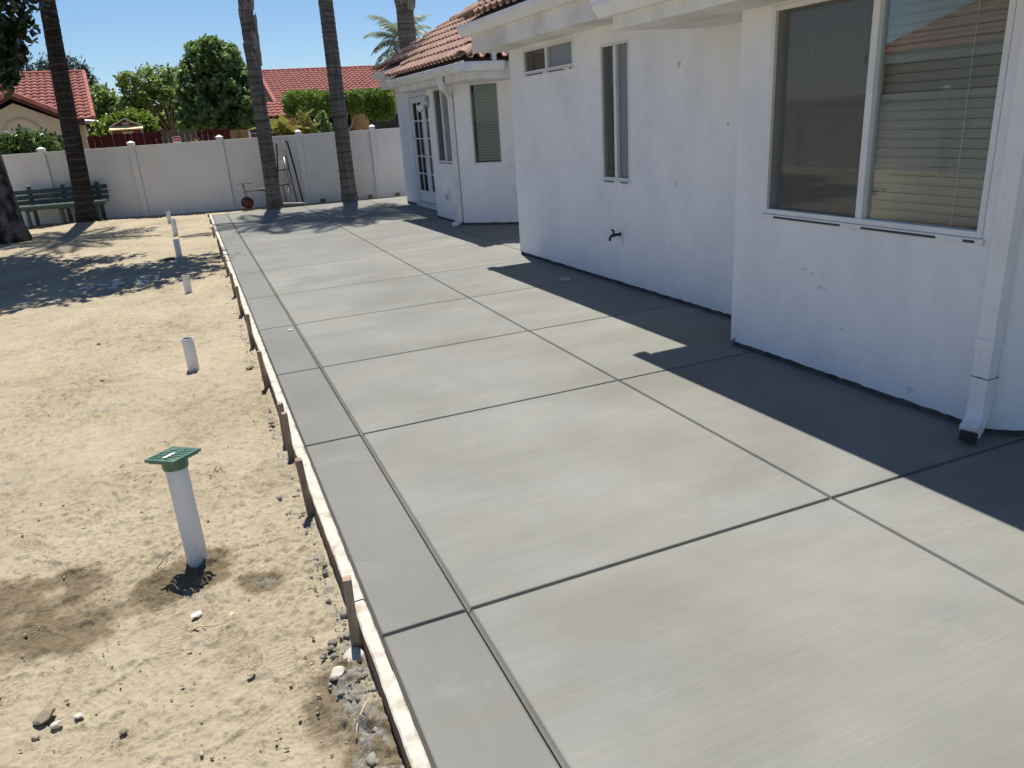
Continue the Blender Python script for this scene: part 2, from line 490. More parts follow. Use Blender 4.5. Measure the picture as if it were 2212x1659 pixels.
# ------------------------------------------------------------------ ground (bare dirt yard, one sheet to the horizon)
def vnoise(x, y, seed=0):
    def h(ix, iy):
        n = (ix.astype(np.int64) * 374761393 + iy.astype(np.int64) * 668265263 + seed * 1442695041) & 0x7fffffff
        n = ((n ^ (n >> 13)) * 1274126177) & 0x7fffffff
        return ((n ^ (n >> 16)) & 0xffff) / 65535.0
    ix, iy = np.floor(x), np.floor(y)
    fx, fy = x - ix, y - iy
    ux, uy = fx * fx * (3 - 2 * fx), fy * fy * (3 - 2 * fy)
    a, b, c, d = h(ix, iy), h(ix + 1, iy), h(ix, iy + 1), h(ix + 1, iy + 1)
    return (a * (1 - ux) + b * ux) * (1 - uy) + (c * (1 - ux) + d * ux) * uy - .5

def fbm(x, y, f, oct=4, gain=.5, seed=0):
    s = 0; a = 1.0
    for o in range(oct):
        s = s + a * vnoise(x * f + 17.3 * o, y * f - 9.1 * o, seed + o)
        f *= 2.03; a *= gain
    return s

def base_h(x, y):
    z = -.10 + .07 * np.clip((y - 9) / 10, 0, 1)
    z = z + .05 * np.exp(-((x + 2.25) ** 2 + (y - 19.2) ** 2) / .5)
    z = z + .05 * np.exp(-((x + 3.3) ** 2 + (y - 16.9) ** 2) / .9)
    return z

def gh(x, y):
    return float(base_h(np.array(x, float), np.array(y, float)))

def make_ground():
    xs = np.concatenate([[-900, -300, -100, -40, -20, -12, -9], np.arange(-7, -3.6, .12), np.arange(-3.6, -1.7, .035), np.arange(-1.7, .2845, .0065), np.arange(.30, .5, .1), [.8, 2, 4, 8, 14, 25, 60, 150, 400, 900]])
    ys = np.concatenate([[-40, -10, -4, 0, .8], np.arange(1.45, 4.4, .0062), np.arange(4.4, 9.6, .017), np.arange(9.6, 20.4, .05), [20.8, 22, 25, 30, 40, 60, 100, 200, 400, 900]])
    X, Y = np.meshgrid(xs, ys)
    Z = base_h(X, Y)
    near = np.clip((.45 - X) / .3, 0, 1) * (Y < 20.3)
    Zlow = Z + near * (.022 * fbm(X, Y, 1.3, 3, .5, 3) + .006 * fbm(X, Y, 6, 2, .5, 8))
    rough = .55 + 1.1 * np.clip(fbm(X, Y, 1.7, 3, .55, 60) + .3, 0, 1)
    Z = Zlow + near * rough * (.013 * fbm(X, Y, 13, 3, .6, 8) + .014 * fbm(X, Y, 34, 3, .75, 21))
    # crusty crumbs
    cr = fbm(X, Y, 55, 2, .5, 40); m = np.clip(fbm(X, Y, 2.2, 3, .5, 77) * 2.6 + .25, 0, 1)
    Z = Z + near * .022 * np.clip(cr - .1, 0, 1) * m * (Y < 9)
    # shoe prints pressed into the dust
    rg = random.Random(11)
    for i in range(120):
        cx = rg.uniform(-1.6, .12); cy = rg.uniform(1.5, 7.5) if i > 46 else rg.uniform(1.5, 3.9)
        an = rg.gauss(math.pi / 2, .8) + (math.pi if rg.random() < .5 else 0)
        L, Wd = .145, .05; dp = rg.uniform(.009, .018)
        i0, i1 = np.searchsorted(ys, [cy - .2, cy + .2]); j0, j1 = np.searchsorted(xs, [cx - .2, cx + .2])
        x, y = X[i0:i1, j0:j1] - cx, Y[i0:i1, j0:j1] - cy
        u = x * math.cos(an) + y * math.sin(an); v = -x * math.sin(an) + y * math.cos(an)
        wv = Wd * (1 - .28 * np.exp(-((u + .03) / .045) ** 2)) * np.sqrt(np.clip(1 - (u / L) ** 4, 0, 1)) + 1e-6
        ins = np.clip((1 - np.abs(v) / wv) * 6, 0, 1)
        rim = np.exp(-((np.abs(v) / wv - 1.12) / .16) ** 2) * (np.abs(u) < L)
        kind = i % 3
        tr = np.sin(u * 2 * math.pi / .021) if kind == 0 else (np.sin((u + np.abs(v) * .9) * 2 * math.pi / .026) if kind == 1 else np.sign(np.sin(u * 2 * math.pi / .034)) * np.sign(np.sin(v * 2 * math.pi / .034 + .8)))
        tgt = Zlow[i0:i1, j0:j1] - dp * .6 + .42 * dp * tr
        k_ = ins * .8 * (.55 + .9 * np.clip(fbm(x + cx, y + cy, 9, 2, .5, i) + .45, 0, 1)).clip(0, 1.2)
        Z[i0:i1, j0:j1] = Z[i0:i1, j0:j1] * (1 - k_) + tgt * k_ + rim * dp * .3
    # loosened soil beside the form boards, small scoop round the grate pipe
    side = np.exp(-((X - .18) / .07) ** 2) * (Y < 18) * (Y > 1)
    Z = Z + side * (.02 * np.clip(fbm(X, Y, 14, 3, .6, 5), -.2, 1) - .008)
    Z = Z + .03 * np.clip(1 - ((X - .19) / .1) ** 2 - ((Y - 1.95) / .42) ** 2 + .9 * fbm(X, Y, 9, 3, .6, 15), 0, 1) * (1 + 1.4 * fbm(X, Y, 40, 3, .7, 16))
    Z = Z - .012 * np.exp(-((X + .27) ** 2 + (Y - 3.08) ** 2) / .012)
    Z = np.where((X > .279) & (Y < 18.4), -.24, Z)
    Z = np.where(Y > 20.5, np.minimum(Z, -.03), Z)
    ny, nx = X.shape
    V = np.stack([X, Y, Z], -1).reshape(-1, 3)
    idx = np.arange(ny * nx).reshape(ny, nx)
    F = np.stack([idx[:-1, :-1], idx[:-1, 1:], idx[1:, 1:], idx[1:, :-1]], -1).reshape(-1, 4)
    t = NT('dirt')
    w = t.coords('World')
    n1 = t.noise(w, 1.1, 6, .62, .3); n2 = t.noise(w, 9, 6, .7); n3 = t.noise(w, 80, 4, .75); n4 = t.noise(w, 26, 5, .7, .4)
    f = t.math('ADD', t.math('ADD', t.math('MULTIPLY', n1, .32), t.math('MULTIPLY', n4, .27)), t.math('ADD', t.math('MULTIPLY', n2, .22), t.math('MULTIPLY', n3, .19)))
    col = t.ramp(f, [(.38, (.215, .173, .115)), (.48, (.355, .30, .208)), (.60, (.44, .38, .275))])
    at = t.n.new('ShaderNodeAttribute'); at.attribute_name = 'damp'
    dm = t.math('MULTIPLY', at.outputs['Fac'], 1.0)
    col = t.mix(dm, col, t.ramp(f, [(.39, (.095, .072, .043)), (.60, (.205, .160, .10))]))
    at2 = t.n.new('ShaderNodeAttribute'); at2.attribute_name = 'cement'
    col = t.mix(at2.outputs['Fac'], col, t.ramp(n3, [(.3, (.16, .148, .128)), (.7, (.34, .32, .285))]))
    b1 = t.bump(n2, .3, .02); b2 = t.bump(n3, .9, .010, b1)
    t.principled(col, .97, .1, 0, b2)
    o = np_mesh('ground', V, F, t.m, None, True)
    x, y = X.ravel(), Y.ravel()
    nz = fbm(x, y, 3.0, 5, .62, 50) * 1.25
    def blob(cx, cy, rx, ry, an=0):
        dx, dy = x - cx, y - cy
        u = dx * math.cos(an) + dy * math.sin(an); v = -dx * math.sin(an) + dy * math.cos(an)
        return np.clip((1.0 - (u / rx) ** 2 - (v / ry) ** 2 + nz * 1.3) * 1.8, 0, 1)
    damp = np.maximum.reduce([blob(-.85, 3.0, .5, .27, -.4), blob(-.45, 2.95, .42, .17, 0), blob(-.02, 2.85, .16, .15), blob(-.25, 2.98, .2, .2), blob(.12, 2.05, .13, .34, .15), blob(.2, 1.75, .12, .3), blob(-1.15, 2.9, .4, .3)])
    cem = np.clip(.55 + 1.6 * fbm(x, y, 30, 3, .6, 90), 0, 1) * np.maximum.reduce([.75 * blob(-.02, 2.82, .05, .045), .6 * blob(-.9, 5.5, .22, .12), .6 * blob(-.3, 2.5, .07, .04), .55 * blob(-1.2, 4.5, .1, .08), 1.5 * blob(.19, 1.95, .08, .33), .5 * blob(.2, 2.9, .04, .5), .5 * blob(.19, 4.5, .04, .8), .4 * blob(.2, 7, .04, 1.2)])
    for nm, arr in (('damp', damp * .9), ('cement', cem)):
        a = o.data.attributes.new(nm, 'FLOAT', 'POINT'); a.data.foreach_set('value', arr.astype(np.float32))
    tag(o, kind='structure')
    return o
make_ground()

# ------------------------------------------------------------------ concrete patio slab
HO = Vector((3.28, 4.10, 0)); HA = R(1.5)              # house frame: origin and rotation
def hw(w, v, z=0.0):                                   # house coords -> world
    c, s = math.cos(HA), math.sin(HA)
    return Vector((HO.x + c * w - s * v, HO.y + s * w + c * v, z))

slab = MB().box(.31, 8.2, -2.0, 17.6, -.2, -.05).build('patio_slab', MAT['joint'])
tag(slab, kind='structure')
def yend(x): return 18.05 - .06 * x
JY = [-1.2, .45, 2.12, 3.885, 5.275, 6.69, 8.12, 9.75, 11.38, 13.0, 14.6, 16.25, None]
def panel(x0, x1, y0, y1, mat, gx0=.011, gx1=.011, gy0=.010, gy1=.012, dep=.018):
    ya = lambda x: yend(x) if y1 is None else y1
    T = -.055
    def ring(ins, z):
        a, b, c, d = x0 + gx0 * ins, x1 - gx1 * ins, y0 + gy0 * ins, gy1 * ins
        return [(a, c, z), (b, c, z), (b, ya(b) - d, z), (a, ya(a) - d, z)]
    vs = ring(.15, T) + ring(.15, -dep) + ring(.5, -dep * .62) + ring(.85, -dep * .12) + ring(1.15, 0.0)
    fs = []
    for k in range(4):
        for i in range(4):
            j = (i + 1) % 4
            fs.append((k * 4 + i, k * 4 + j, k * 4 + 4 + j, k * 4 + 4 + i))
    fs.append((16, 17, 18, 19))
    m = MB(); m.add(vs, fs)
    return m.build('concrete_panel', mat, slab)
for i in range(len(JY) - 1):
    y0, y1 = JY[i], JY[i + 1]
    panel(.302, .612, y0, y1, MAT['concrete_border'], gx0=.012, gx1=.012)
    panel(.612, 2.25, y0, y1, MAT['concrete'], gx0=.018)
    if y0 < 8.0:
        panel(2.25, 5.2, y0, y1, MAT['concrete'])
    else:
        panel(2.25, 3.70, y0, y1, MAT['concrete'])
        panel(3.70, 7.8, y0, y1, MAT['concrete'])

# cleanout cap set in the slab
m = MB().lathe([(0.0, .006), (.055, .006), (.062, .003), (.062, -.004)], (3.353, 6.84, 0), 24)
m.lathe([(0.0, .022), (.018, .022), (.02, .006)], (3.353, 6.84, 0), 4)
tag(m.build('cleanout_cap', MAT['steel']), 'round metal cleanout cap set flush in the shaded concrete slab', 'cleanout cap')

# ------------------------------------------------------------------ form boards along the slab edge
fb = empty('form_boards', (.28, 1, 0))
tag(fb, 'long timber form boards edging the fresh concrete, tops splashed with pale cement', 'form board')
cuts = [-1.2, 2.35, 5.9, 9.4, 13.0, 16.2, 18.02]
rg = random.Random(3)
for a, b in zip(cuts[:-1], cuts[1:]):
    n = int((b - a) / .05); vs, fs = [], []
    for k in range(n + 1):
        y = a + .004 + (b - a - .008) * k / n - 1
        wob = .003 * math.sin(y * 1.7) + rg.uniform(-.0015, .0015)
        e = rg.uniform(-.0015, .002); e2 = rg.uniform(-.004, .003)
        vs += [(-.030 + wob, y, -.125), (-.030 + wob, y, -.004 + e2 * .3), (-.025 + wob, y, .001 + e), (.012 + wob, y, .002 + e), (.0195, y, -.003 + e2), (.0195, y, -.125)]
    for k in range(n):
        for q in range(6):
            r_ = (q + 1) % 6
            fs.append((k * 6 + q, k * 6 + r_, k * 6 + 6 + r_, k * 6 + 6 + q))
    fs += [tuple(range(6)), tuple(n * 6 + q for q in range(6))]
    m = MB(); m.add(vs, fs)
    o = m.build('board', MAT['formface'], fb)
    o.data.materials.append(MAT['frontsplat'])
    for p in o.data.polygons:
        if p.normal.z > .5: p.material_index = 1

ords = ['nearest', 'second', 'third', 'fourth', 'fifth', 'sixth', 'seventh', 'eighth', 'ninth', 'tenth', 'eleventh', 'twelfth', 'thirteenth', 'farthest']
STK = [(2.22, .17), (3.28, .19), (3.98, .17), (4.21, .15), (5.36, .175), (6.56, .19), (7.83, .20), (8.87, .17), (10.34, .16), (11.68, .08), (12.35, .13), (14.34, .12), (16.58, .05), (18.0, .03)]
for i, (y, top) in enumerate(STK):
    wdt = .034 if i != 11 else .075
    thk = .03 if i != 11 else .02
    lx, ly = rg.uniform(-.02, .008), rg.uniform(-.025, .025)
    ang = rg.uniform(-.18, .18)
    st = empty('wooden_stake', (.231 if i != 11 else .215, y, gh(.2, y)), ang)
    h = top - gh(.2, y)
    m = MB()
    c0 = [(-thk / 2, -wdt / 2), (thk / 2, -wdt / 2), (thk / 2, wdt / 2), (-thk / 2, wdt / 2)]
    zs = [-.12, 0, h * .5, h - .004, h + rg.uniform(-.003, .003)]
    vs = []
    for k, z in enumerate(zs):
        sc = .96 if k == 4 else (1.0 if k else .5)
        for (a, b) in c0:
            vs.append((a * sc + lx * z / h + rg.uniform(-.0012, .0012), b * sc + ly * z / h + rg.uniform(-.0012, .0012), z + (rg.uniform(-.004, .004) if k >= 3 else 0)))
    fs = []
    for k in range(4):
        for q in range(4):
            fs.append((k * 4 + q, k * 4 + (q + 1) % 4, k * 4 + 4 + (q + 1) % 4, k * 4 + 4 + q))
    fs += [(3, 2, 1, 0), (16, 17, 18, 19)]
    m.add(vs, fs)
    m.build('shaft', MAT['wood'], st)
    lab = '%s wooden stake from the camera along the concrete form boards' % ords[i] if 0 < i < 13 else ('nearest wooden stake against the form boards, in the foreground' if i == 0 else 'farthest wooden stake along the form boards, by the white fence')
    if i == 11: lab = 'wide dark wooden stake standing out from the far end of the form boards'
    tag(st, lab, 'stake', 'stakes along the form boards')

# ------------------------------------------------------------------ drain pipes
def pipe(x, y, top, r, label, lean=(0, 0)):
    z0 = gh(x, y)
    o = empty('drain_pipe', (x, y, z0))
    h = top - z0
    tag(o, label, 'pipe', 'white drain pipes standing in the dirt')
    n = 28; vs, fs = [], []
    rings = [(r, -.1), (r, h * .35), (r, h * .7), (r, h - .002), (r - .001, h), (r - .005, h), (r - .006, h - .003), (r - .006, h * .55), (r - .006, .02)]
    for (rr, z) in rings:
        for k in range(n):
            a = 2 * math.pi * k / n
            cut = (.004 * math.sin(a * 1 + x * 9)) if z > h * .9 else 0
            vs.append((rr * math.cos(a) + lean[0] * z, rr * math.sin(a) + lean[1] * z, z + cut))
    for i in range(len(rings) - 1):
        for k in range(n):
            fs.append((i * n + k, i * n + (k + 1) % n, (i + 1) * n + (k + 1) % n, (i + 1) * n + k))
    m = MB(); m.add(vs, fs)
    tb = m.build('tube', MAT['pvc'], o, smooth=True, auto=50)
    tb.data.materials.append(MAT['pvc_in'])
    for p_ in tb.data.polygons:
        if p_.index >= 6 * n: p_.material_index = 1
    d = MB().lathe([(0, .03), (r - .0065, .03)], (0, 0, 0), n).build('dark_bore', MAT['pvc_in'], o)
    return o
PR = .0435
gp = pipe(-.271, 3.13, .375, PR, 'tall white drain pipe with a square green grate on top')
pipe(-.245, 6.12, .16, PR, 'open white drain pipe, next one behind the green-grated pipe')
pipe(-.255, 9.45, .115, PR * .95, 'short white drain pipe just in front of the tree shadow')
pipe(-.36, 12.5, .19, PR, 'white drain pipe standing inside the dark tree shadow')
pipe(-.42, 15.2, .25, PR, 'white drain pipe second from the fence, just beyond the tree shadow')
pipe(-.55, 17.6, .20, PR * .95, 'farthest white drain pipe, nearest the white fence')
# black scrap beside the shaded pipe
tag(MB().obox((-.5, 12.3, gh(-.5, 12.3) + .012), (.07, .02, 0), (-.015, .05, 0), (0, 0, .014)).build('black_plastic_scrap', MAT['black'], None, bevel=.006), 'small black plastic piece lying beside the pipe in the shade', 'scrap')

# grate of the near pipe
gz = .385 - gp.location.z
ga = R(47)
gr = empty('drain_grate', (0, 0, gz)); gr.parent = gp; gr.rotation_euler = (R(-4), 0, 0)
ca, sa = math.cos(ga), math.sin(ga)
def gpt(u, v, z): return (ca * u - sa * v, sa * u + ca * v, z)
S_ = .076
m = MB()
def gbox(u0, u1, v0, v1, z0, z1):
    vs = [gpt(u0, v0, z0), gpt(u1, v0, z0), gpt(u1, v1, z0), gpt(u0, v1, z0), gpt(u0, v0, z1), gpt(u1, v0, z1), gpt(u1, v1, z1), gpt(u0, v1, z1)]
    m.add(vs, [(0, 3, 2, 1), (4, 5, 6, 7), (0, 1, 5, 4), (1, 2, 6, 5), (2, 3, 7, 6), (3, 0, 4, 7)])
# rim
gbox(-S_, S_, -S_, -S_ + .009, 0, .012); gbox(-S_, S_, S_ - .009, S_, 0, .012)
gbox(-S_, -S_ + .009, -S_ + .009, S_ - .009, 0, .012); gbox(S_ - .009, S_, -S_ + .009, S_ - .009, 0, .012)
# bars in two fields across a centre rib, solid corner webs
gbox(-S_ + .009, S_ - .009, -.005, .005, .001, .011)
nb = 8
for k in range(nb):
    u = -S_ + .014 + (2 * S_ - .028) * k / (nb - 1)
    lim = S_ - .009
    gbox(u - .0047, u + .0047, .005, lim, -.008, .0105)
    gbox(u - .0047, u + .0047, -lim, -.005, -.008, .0105)
for (sx, sy) in ((-1, -1), (1, 1)):
    a = [gpt(sx * (S_ - .005), sy * (S_ - .005), .0108), gpt(sx * (S_ - .075), sy * (S_ - .005), .0108), gpt(sx * (S_ - .03), sy * (S_ - .03), .0108), gpt(sx * (S_ - .005), sy * (S_ - .075), .0108)]
    b = [(p[0], p[1], .003) for p in a]
    m.add(a + b, [(0, 1, 2, 3), (7, 6, 5, 4), (0, 4, 5, 1), (1, 5, 6, 2), (2, 6, 7, 3), (3, 7, 4, 0)])
m.build('bars', MAT['green_plastic'], gr)
MB().lathe([(.0445, 0.0), (.052, -.001), (.051, -.042), (.049, -.048), (.0445, -.048), (.0445, 0)], (0, 0, 0), 30).build('collar', MAT['green_plastic'], gr, smooth=True, auto=40)
m = MB(); m.obox(gpt(-.02, .0, .0135), Vector(gpt(.028, 0, 0)), Vector(gpt(0, .008, 0)), (0, 0, .0008))
m.build('sticker', MAT['white'], gr)

# ------------------------------------------------------------------ scatter: stones, crumbs, twigs
def rock_mesh(name, seed, mat, flat=.6):
    r_ = random.Random(seed)
    bm = bmesh.new()
    bmesh.ops.create_icosphere(bm, subdivisions=2, radius=1)
    dirs = [(Vector((r_.gauss(0, 1), r_.gauss(0, 1), r_.gauss(0, 1))).normalized(), r_.uniform(.55, .9)) for _ in range(9)]
    for v in bm.verts:
        for d, k in dirs:
            t_ = v.co.dot(d)
            if t_ > k: v.co -= d * (t_ - k)
        v.co *= r_.uniform(.94, 1.06)
        v.co.z *= flat
    me = bpy.data.meshes.new(name); bm.to_mesh(me); bm.free()
    me.materials.append(mat)
    return me
RK = [rock_mesh('stone', 50 + i, MAT['stone']) for i in range(4)]
RKP = [rock_mesh('stone', 60 + i, MAT['stone_pale'], .7) for i in range(2)]
STN = [(.146, 2.118, .028, 1, 'rounded pale stone half sunk in the grey cement spill beside the form'),
       (.215, 2.168, .036, 1, 'larger pale broken stone touching the nearest wooden stake'),
       (.134, 3.346, .011, 0, 'small dark pebble on the dirt between grate pipe and form boards'),
       (-.738, 2.36, .032, 0, 'brown dirt clod at the lower left of the yard'),
       (-.70, 2.30, .016, 1, 'white pebble beside the brown dirt clod'),
       (-.64, 2.31, .013, 1, 'small white chip to the right of the dirt clod'),
       (-.50, 2.17, .013, 0, 'lone round brown pebble near the bottom edge of the yard'),
       (-1.21, 4.46, .016, 0, 'dark pebble on the dirt at the left edge of the yard'),
       (-.90, 6.25, .022, 0, 'dark stone out on the open dirt left of the second pipe'),
       (-.12, 2.26, .013, 0, 'dusty pebble on the boot prints left of the cement spill')]
for i, (x, y, s, pale, lab) in enumerate(STN):
    o = link('stone', (RKP if pale else RK)[i % 2])
    o.location = (x, y, gh(x, y) + s * .35); o.scale = (s * 1.25, s, s); o.rotation_euler = (RNG.uniform(-.2, .2), RNG.uniform(-.2, .2), RNG.uniform(0, 6))
    tag(o, lab, 'stone')

def scatter(name, n, region, size, mats, seed, lab, cat, zoff=.25):
    r_ = np.random.default_rng(seed)
    ico = bmesh.new(); bmesh.ops.create_icosphere(ico, subdivisions=1, radius=1)
    bv = np.array([v.co[:] for v in ico.verts]); bf = np.array([[v.index for v in f.verts] for f in ico.faces]); ico.free()
    V, F = [], []
    for i in range(n):
        x, y = region(r_)
        s = size * r_.lognormal(0, .55)
        q = bv * (1 + r_.uniform(-.3, .3, (len(bv), 1))) * np.array([s * r_.uniform(.8, 1.5), s, s * .65])
        a = r_.uniform(0, 6.3); c, s_ = math.cos(a), math.sin(a)
        q = np.stack([q[:, 0] * c - q[:, 1] * s_ + x, q[:, 0] * s_ + q[:, 1] * c + y, q[:, 2] + gh(x, y) + s * zoff], 1)
        F.append(bf + len(V) * len(bv)); V.append(q)
    o = np_mesh(name, np.concatenate(V), np.concatenate(F), mats)
    tag(o, lab, cat, kind='stuff')
    return o
scatter('grit', 1200, lambda r: (r.uniform(-1.7, .2), 1.5 + 6.5 * r.beta(1, 2.2)), .0024, MAT['stone'], 5, 'loose grit and crumbs of soil scattered over the dirt yard', 'grit')
scatter('cement_crumbs', 520, lambda r: (.225 - abs(r.normal(0, .045)), 1.5 + 14 * r.beta(.8, 2.2)), .0036, MAT['spill'], 6, 'grey cement crumbs spilled along the foot of the form boards', 'cement crumbs')
scatter('plaster_rubble', 90, lambda r: (r.normal(-1.0, .28), r.normal(10.65, .16)), .017, MAT['plaster'], 8, 'patch of white plaster rubble at the edge of the tree shadow', 'rubble')

scatter('cement_spill', 260, lambda r: (.245 - abs(r.normal(0, .055)), r.normal(1.95, .2)), .0062, MAT['spill'], 16, 'lumpy grey cement spill against the form board in the foreground', 'cement spill', .12)

def twig(pts, r, label, mat='straw'):
    m = MB(); P = [(x, y, gh(x, y) + z) for x, y, z in pts]
    m.tube(P, [r * (1 - .5 * i / (len(P) - 1)) for i in range(len(P))], 5)
    tag(m.build('twig', MAT[mat], None, True), label, 'twig')
twig([(-.31, 2.60, .008), (-.27, 2.605, .012), (-.22, 2.585, .01), (-.18, 2.59, .008)], .0035, 'thin bent straw-coloured twig on the dirt near the grate shadow')
twig([(.145, 1.80, .02), (.165, 1.86, .035), (.20, 1.90, .045), (.225, 1.91, .05)], .004, 'pale curved twig leaning on the cement spill in the foreground')
twig([(-.17, 4.03, .004), (-.15, 4.06, .03), (-.13, 4.09, .045)], .004, 'short dry twig sticking up from the open dirt', 'straw')
twig([(-.43, 3.12, .01), (-.39, 3.2, .016), (-.33, 3.27, .02)], .0025, 'fine wiry stem lying behind the green drain grate', 'twig')
def flake(x, y, s, mat, label, name, cat, z=None, rz=0):
    m = MB(); z = gh(x, y) if z is None else z
    c, s2 = math.cos(rz), math.sin(rz)
    pts = [(-1, -.3, .12), (-.2, -.7, .3), (.8, -.5, .1), (1, .35, .35), (.1, .6, .15), (-.8, .5, .3)]
    top = [(x + s * (a * c - b * s2), y + s * (a * s2 + b * c), z + s * (.12 + d)) for a, b, d in pts]
    bot = [(p[0], p[1], p[2] - s * .12) for p in top]
    n = len(pts)
    m.add(top + bot, [tuple(range(n)), tuple(reversed(range(n, 2 * n)))] + [(i, (i + 1) % n, n + (i + 1) % n, n + i) for i in range(n)])
    tag(m.build(name, MAT[mat]), label, cat)
flake(-.282, 2.70, .022, 'plaster', 'white angular chip on the dirt below the grate shadow', 'plaster_chip', 'chip', None, .4)
flake(-.16, 2.64, .016, 'straw', 'curled dry leaf scrap beside the bent straw twig', 'dry_leaf', 'leaf', None, 1.2)
flake(.16, 5.9, .035, 'dryleaf', 'green-brown leaf lying by the form boards', 'fallen_leaf', 'leaf', None, .9)
flake(.555, 6.5, .017, 'white', 'white paper scrap on the concrete border strip', 'paper_scrap', 'scrap', .002, .3)

# ------------------------------------------------------------------ the house (children in house coordinates: x = into the house, y = along it)
house = empty('house', HO, HA)
tag(house, 'white stucco house with clay tile roof along the right of the patio', 'house')

class WF:
    def __init__(s, A, d, n):
        s.A, s.d, s.n = A, d, n
    def p(s, t, z, o=0.0):
        return (s.A[0] + t * s.d[0] + o * s.n[0], s.A[1] + t * s.d[1] + o * s.n[1], z)
    def box(s, m, t0, t1, z0, z1, o0, o1):
        vs = [s.p(t0, z0, o0), s.p(t1, z0, o0), s.p(t1, z0, o1), s.p(t0, z0, o1), s.p(t0, z1, o0), s.p(t1, z1, o0), s.p(t1, z1, o1), s.p(t0, z1, o1)]
        m.add(vs, [(0, 3, 2, 1), (4, 5, 6, 7), (0, 1, 5, 4), (1, 2, 6, 5), (2, 3, 7, 6), (3, 0, 4, 7)])
        return m

def wall(F, L, z0, z1, ops=(), th=.10, rag=True, name='wall'):
    S = sorted({0.0, L, *[o[0] for o in ops], *[o[1] for o in ops]})
    Zs = sorted({z0, z1, *[o[2] for o in ops], *[o[3] for o in ops]})
    m = MB(); ix = {}
    r_ = random.Random(int(L * 1000) + 5)
    def vid(t, z):
        k = (round(t, 4), round(z, 4))
        if k not in ix:
            ix[k] = len(m.v); m.v.append(F.p(t, z, 0))
        return ix[k]
    for a, b in zip(S[:-1], S[1:]):
        for c, d in zip(Zs[:-1], Zs[1:]):
            mt, mz = (a + b) / 2, (c + d) / 2
            if any(o[0] < mt < o[1] and o[2] < mz < o[3] for o in ops): continue
            if c == z0 and rag:            # ragged lower edge of the stucco
                n = max(2, int((b - a) / .035)); top = [vid(a, d), vid(b, d)]
                bot = []
                for k in range(n + 1):
                    t = a + (b - a) * k / n
                    bot.append(len(m.v)); m.v.append(F.p(t, z0 + (r_.uniform(-.003, .004) if 0 < k < n else 0), 0))
                m.f.append(tuple(bot) + (top[1], top[0]))
                base = [len(m.v) + i for i in range(n + 1)]
                for k in range(n + 1):
                    q = m.v[bot[k]]; t = a + (b - a) * k / n
                    m.v.append((q[0] - F.n[0] * .02, q[1] - F.n[1] * .02, q[2]))
                for k in range(n): m.f.append((bot[k], base[k], base[k + 1], bot[k + 1]))
            else:
                m.f.append((vid(a, c), vid(b, c), vid(b, d), vid(a, d)))
    for o in ops:
        q = [(o[0], o[2]), (o[1], o[2]), (o[1], o[3]), (o[0], o[3])]
        for i in range(4):
            (a, c), (b, d) = q[i], q[(i + 1) % 4]
            n = len(m.v); m.v += [F.p(a, c, 0), F.p(b, d, 0), F.p(b, d, -th), F.p(a, c, -th)]
            m.f.append((n, n + 1, n + 2, n + 3))
    me = bpy.data.meshes.new(name); me.from_pydata(m.v, [], m.f); me.update(); me.materials.append(MAT['stucco'])
    o = link(name, me, house)
    # dark weep gap and foundation strip below
    if rag:
        fm = MB(); F.box(fm, .0, L, -.08, z0 + .02, -.05, -.016)
        fm.build('foundation_strip', MAT['found'], house)
    return o

ZB = .035
W2 = WF((0, -1.87), (0, 1), (-1, 0)); W1 = WF((.43, 0), (0, 1), (-1, 0))
AW = WF((.884, 7.584), (.70711, -.70711), (-.70711, -.70711)); F1 = WF((.884, 7.584), (0, 1), (-1, 0))
DW = WF((1.30, 8.904), (0, 1), (-1, 0)); NW = WF((0, -1.87), (.70711, -.70711), (-.70711, -.70711))
OP_BIG = (.16, 1.605, .93, 2.105); OP_SM = (2.92, 4.055, 2.03, 2.275); OP_TL = (1.935, 2.415, .985, 2.16)
OP_AW = (.262, .735, .945, 2.108); OP_F1 = (.17, .985, .965, 2.105); OP_D = (.80, 2.44, .085, 2.135)
wall(W2, 1.87, ZB, 2.14, [OP_BIG]); wall(W1, 4.43, ZB, 2.33, [OP_SM, OP_TL])
wall(WF((.43, 4.43), (1, 0), (0, 1)), 1.6, ZB, 2.33, []); wall(WF((0, 0), (1, 0), (0, 1)), .43, ZB, 2.14, [])
wall(AW, 1.3, ZB, 2.14, [OP_AW]); wall(F1, 1.32, ZB, 2.14, [OP_F1])
wall(WF((.884, 8.904), (1, 0), (0, 1)), .416, ZB, 2.32, [])
wall(DW, 3.25, ZB, 2.32, [OP_D]); wall(WF((1.3, 12.154), (1, 0), (0, 1)), 3.0, ZB, 2.32, [])
wall(NW, 1.6, ZB, 2.14, []); wall(WF((1.803, 6.665), (0, -1), (-1, 0)), 2.2, ZB, 2.32, [])

def interior(F, op, dep=.55, mat='interior', name='interior'):
    t0, t1, z0, z1 = op; m = MB()
    a, b = -.102, -.102 - dep
    P = [F.p(t0 - .01, z0 - .01, a), F.p(t1 + .01, z0 - .01, a), F.p(t1 + .01, z1 + .01, a), F.p(t0 - .01, z1 + .01, a), F.p(t0 - .01, z0 - .01, b), F.p(t1 + .01, z0 - .01, b), F.p(t1 + .01, z1 + .01, b), F.p(t0 - .01, z1 + .01, b)]
    m.add(P, [(4, 5, 6, 7), (0, 1, 5, 4), (1, 2, 6, 5), (2, 3, 7, 6), (3, 0, 4, 7)])
    return m

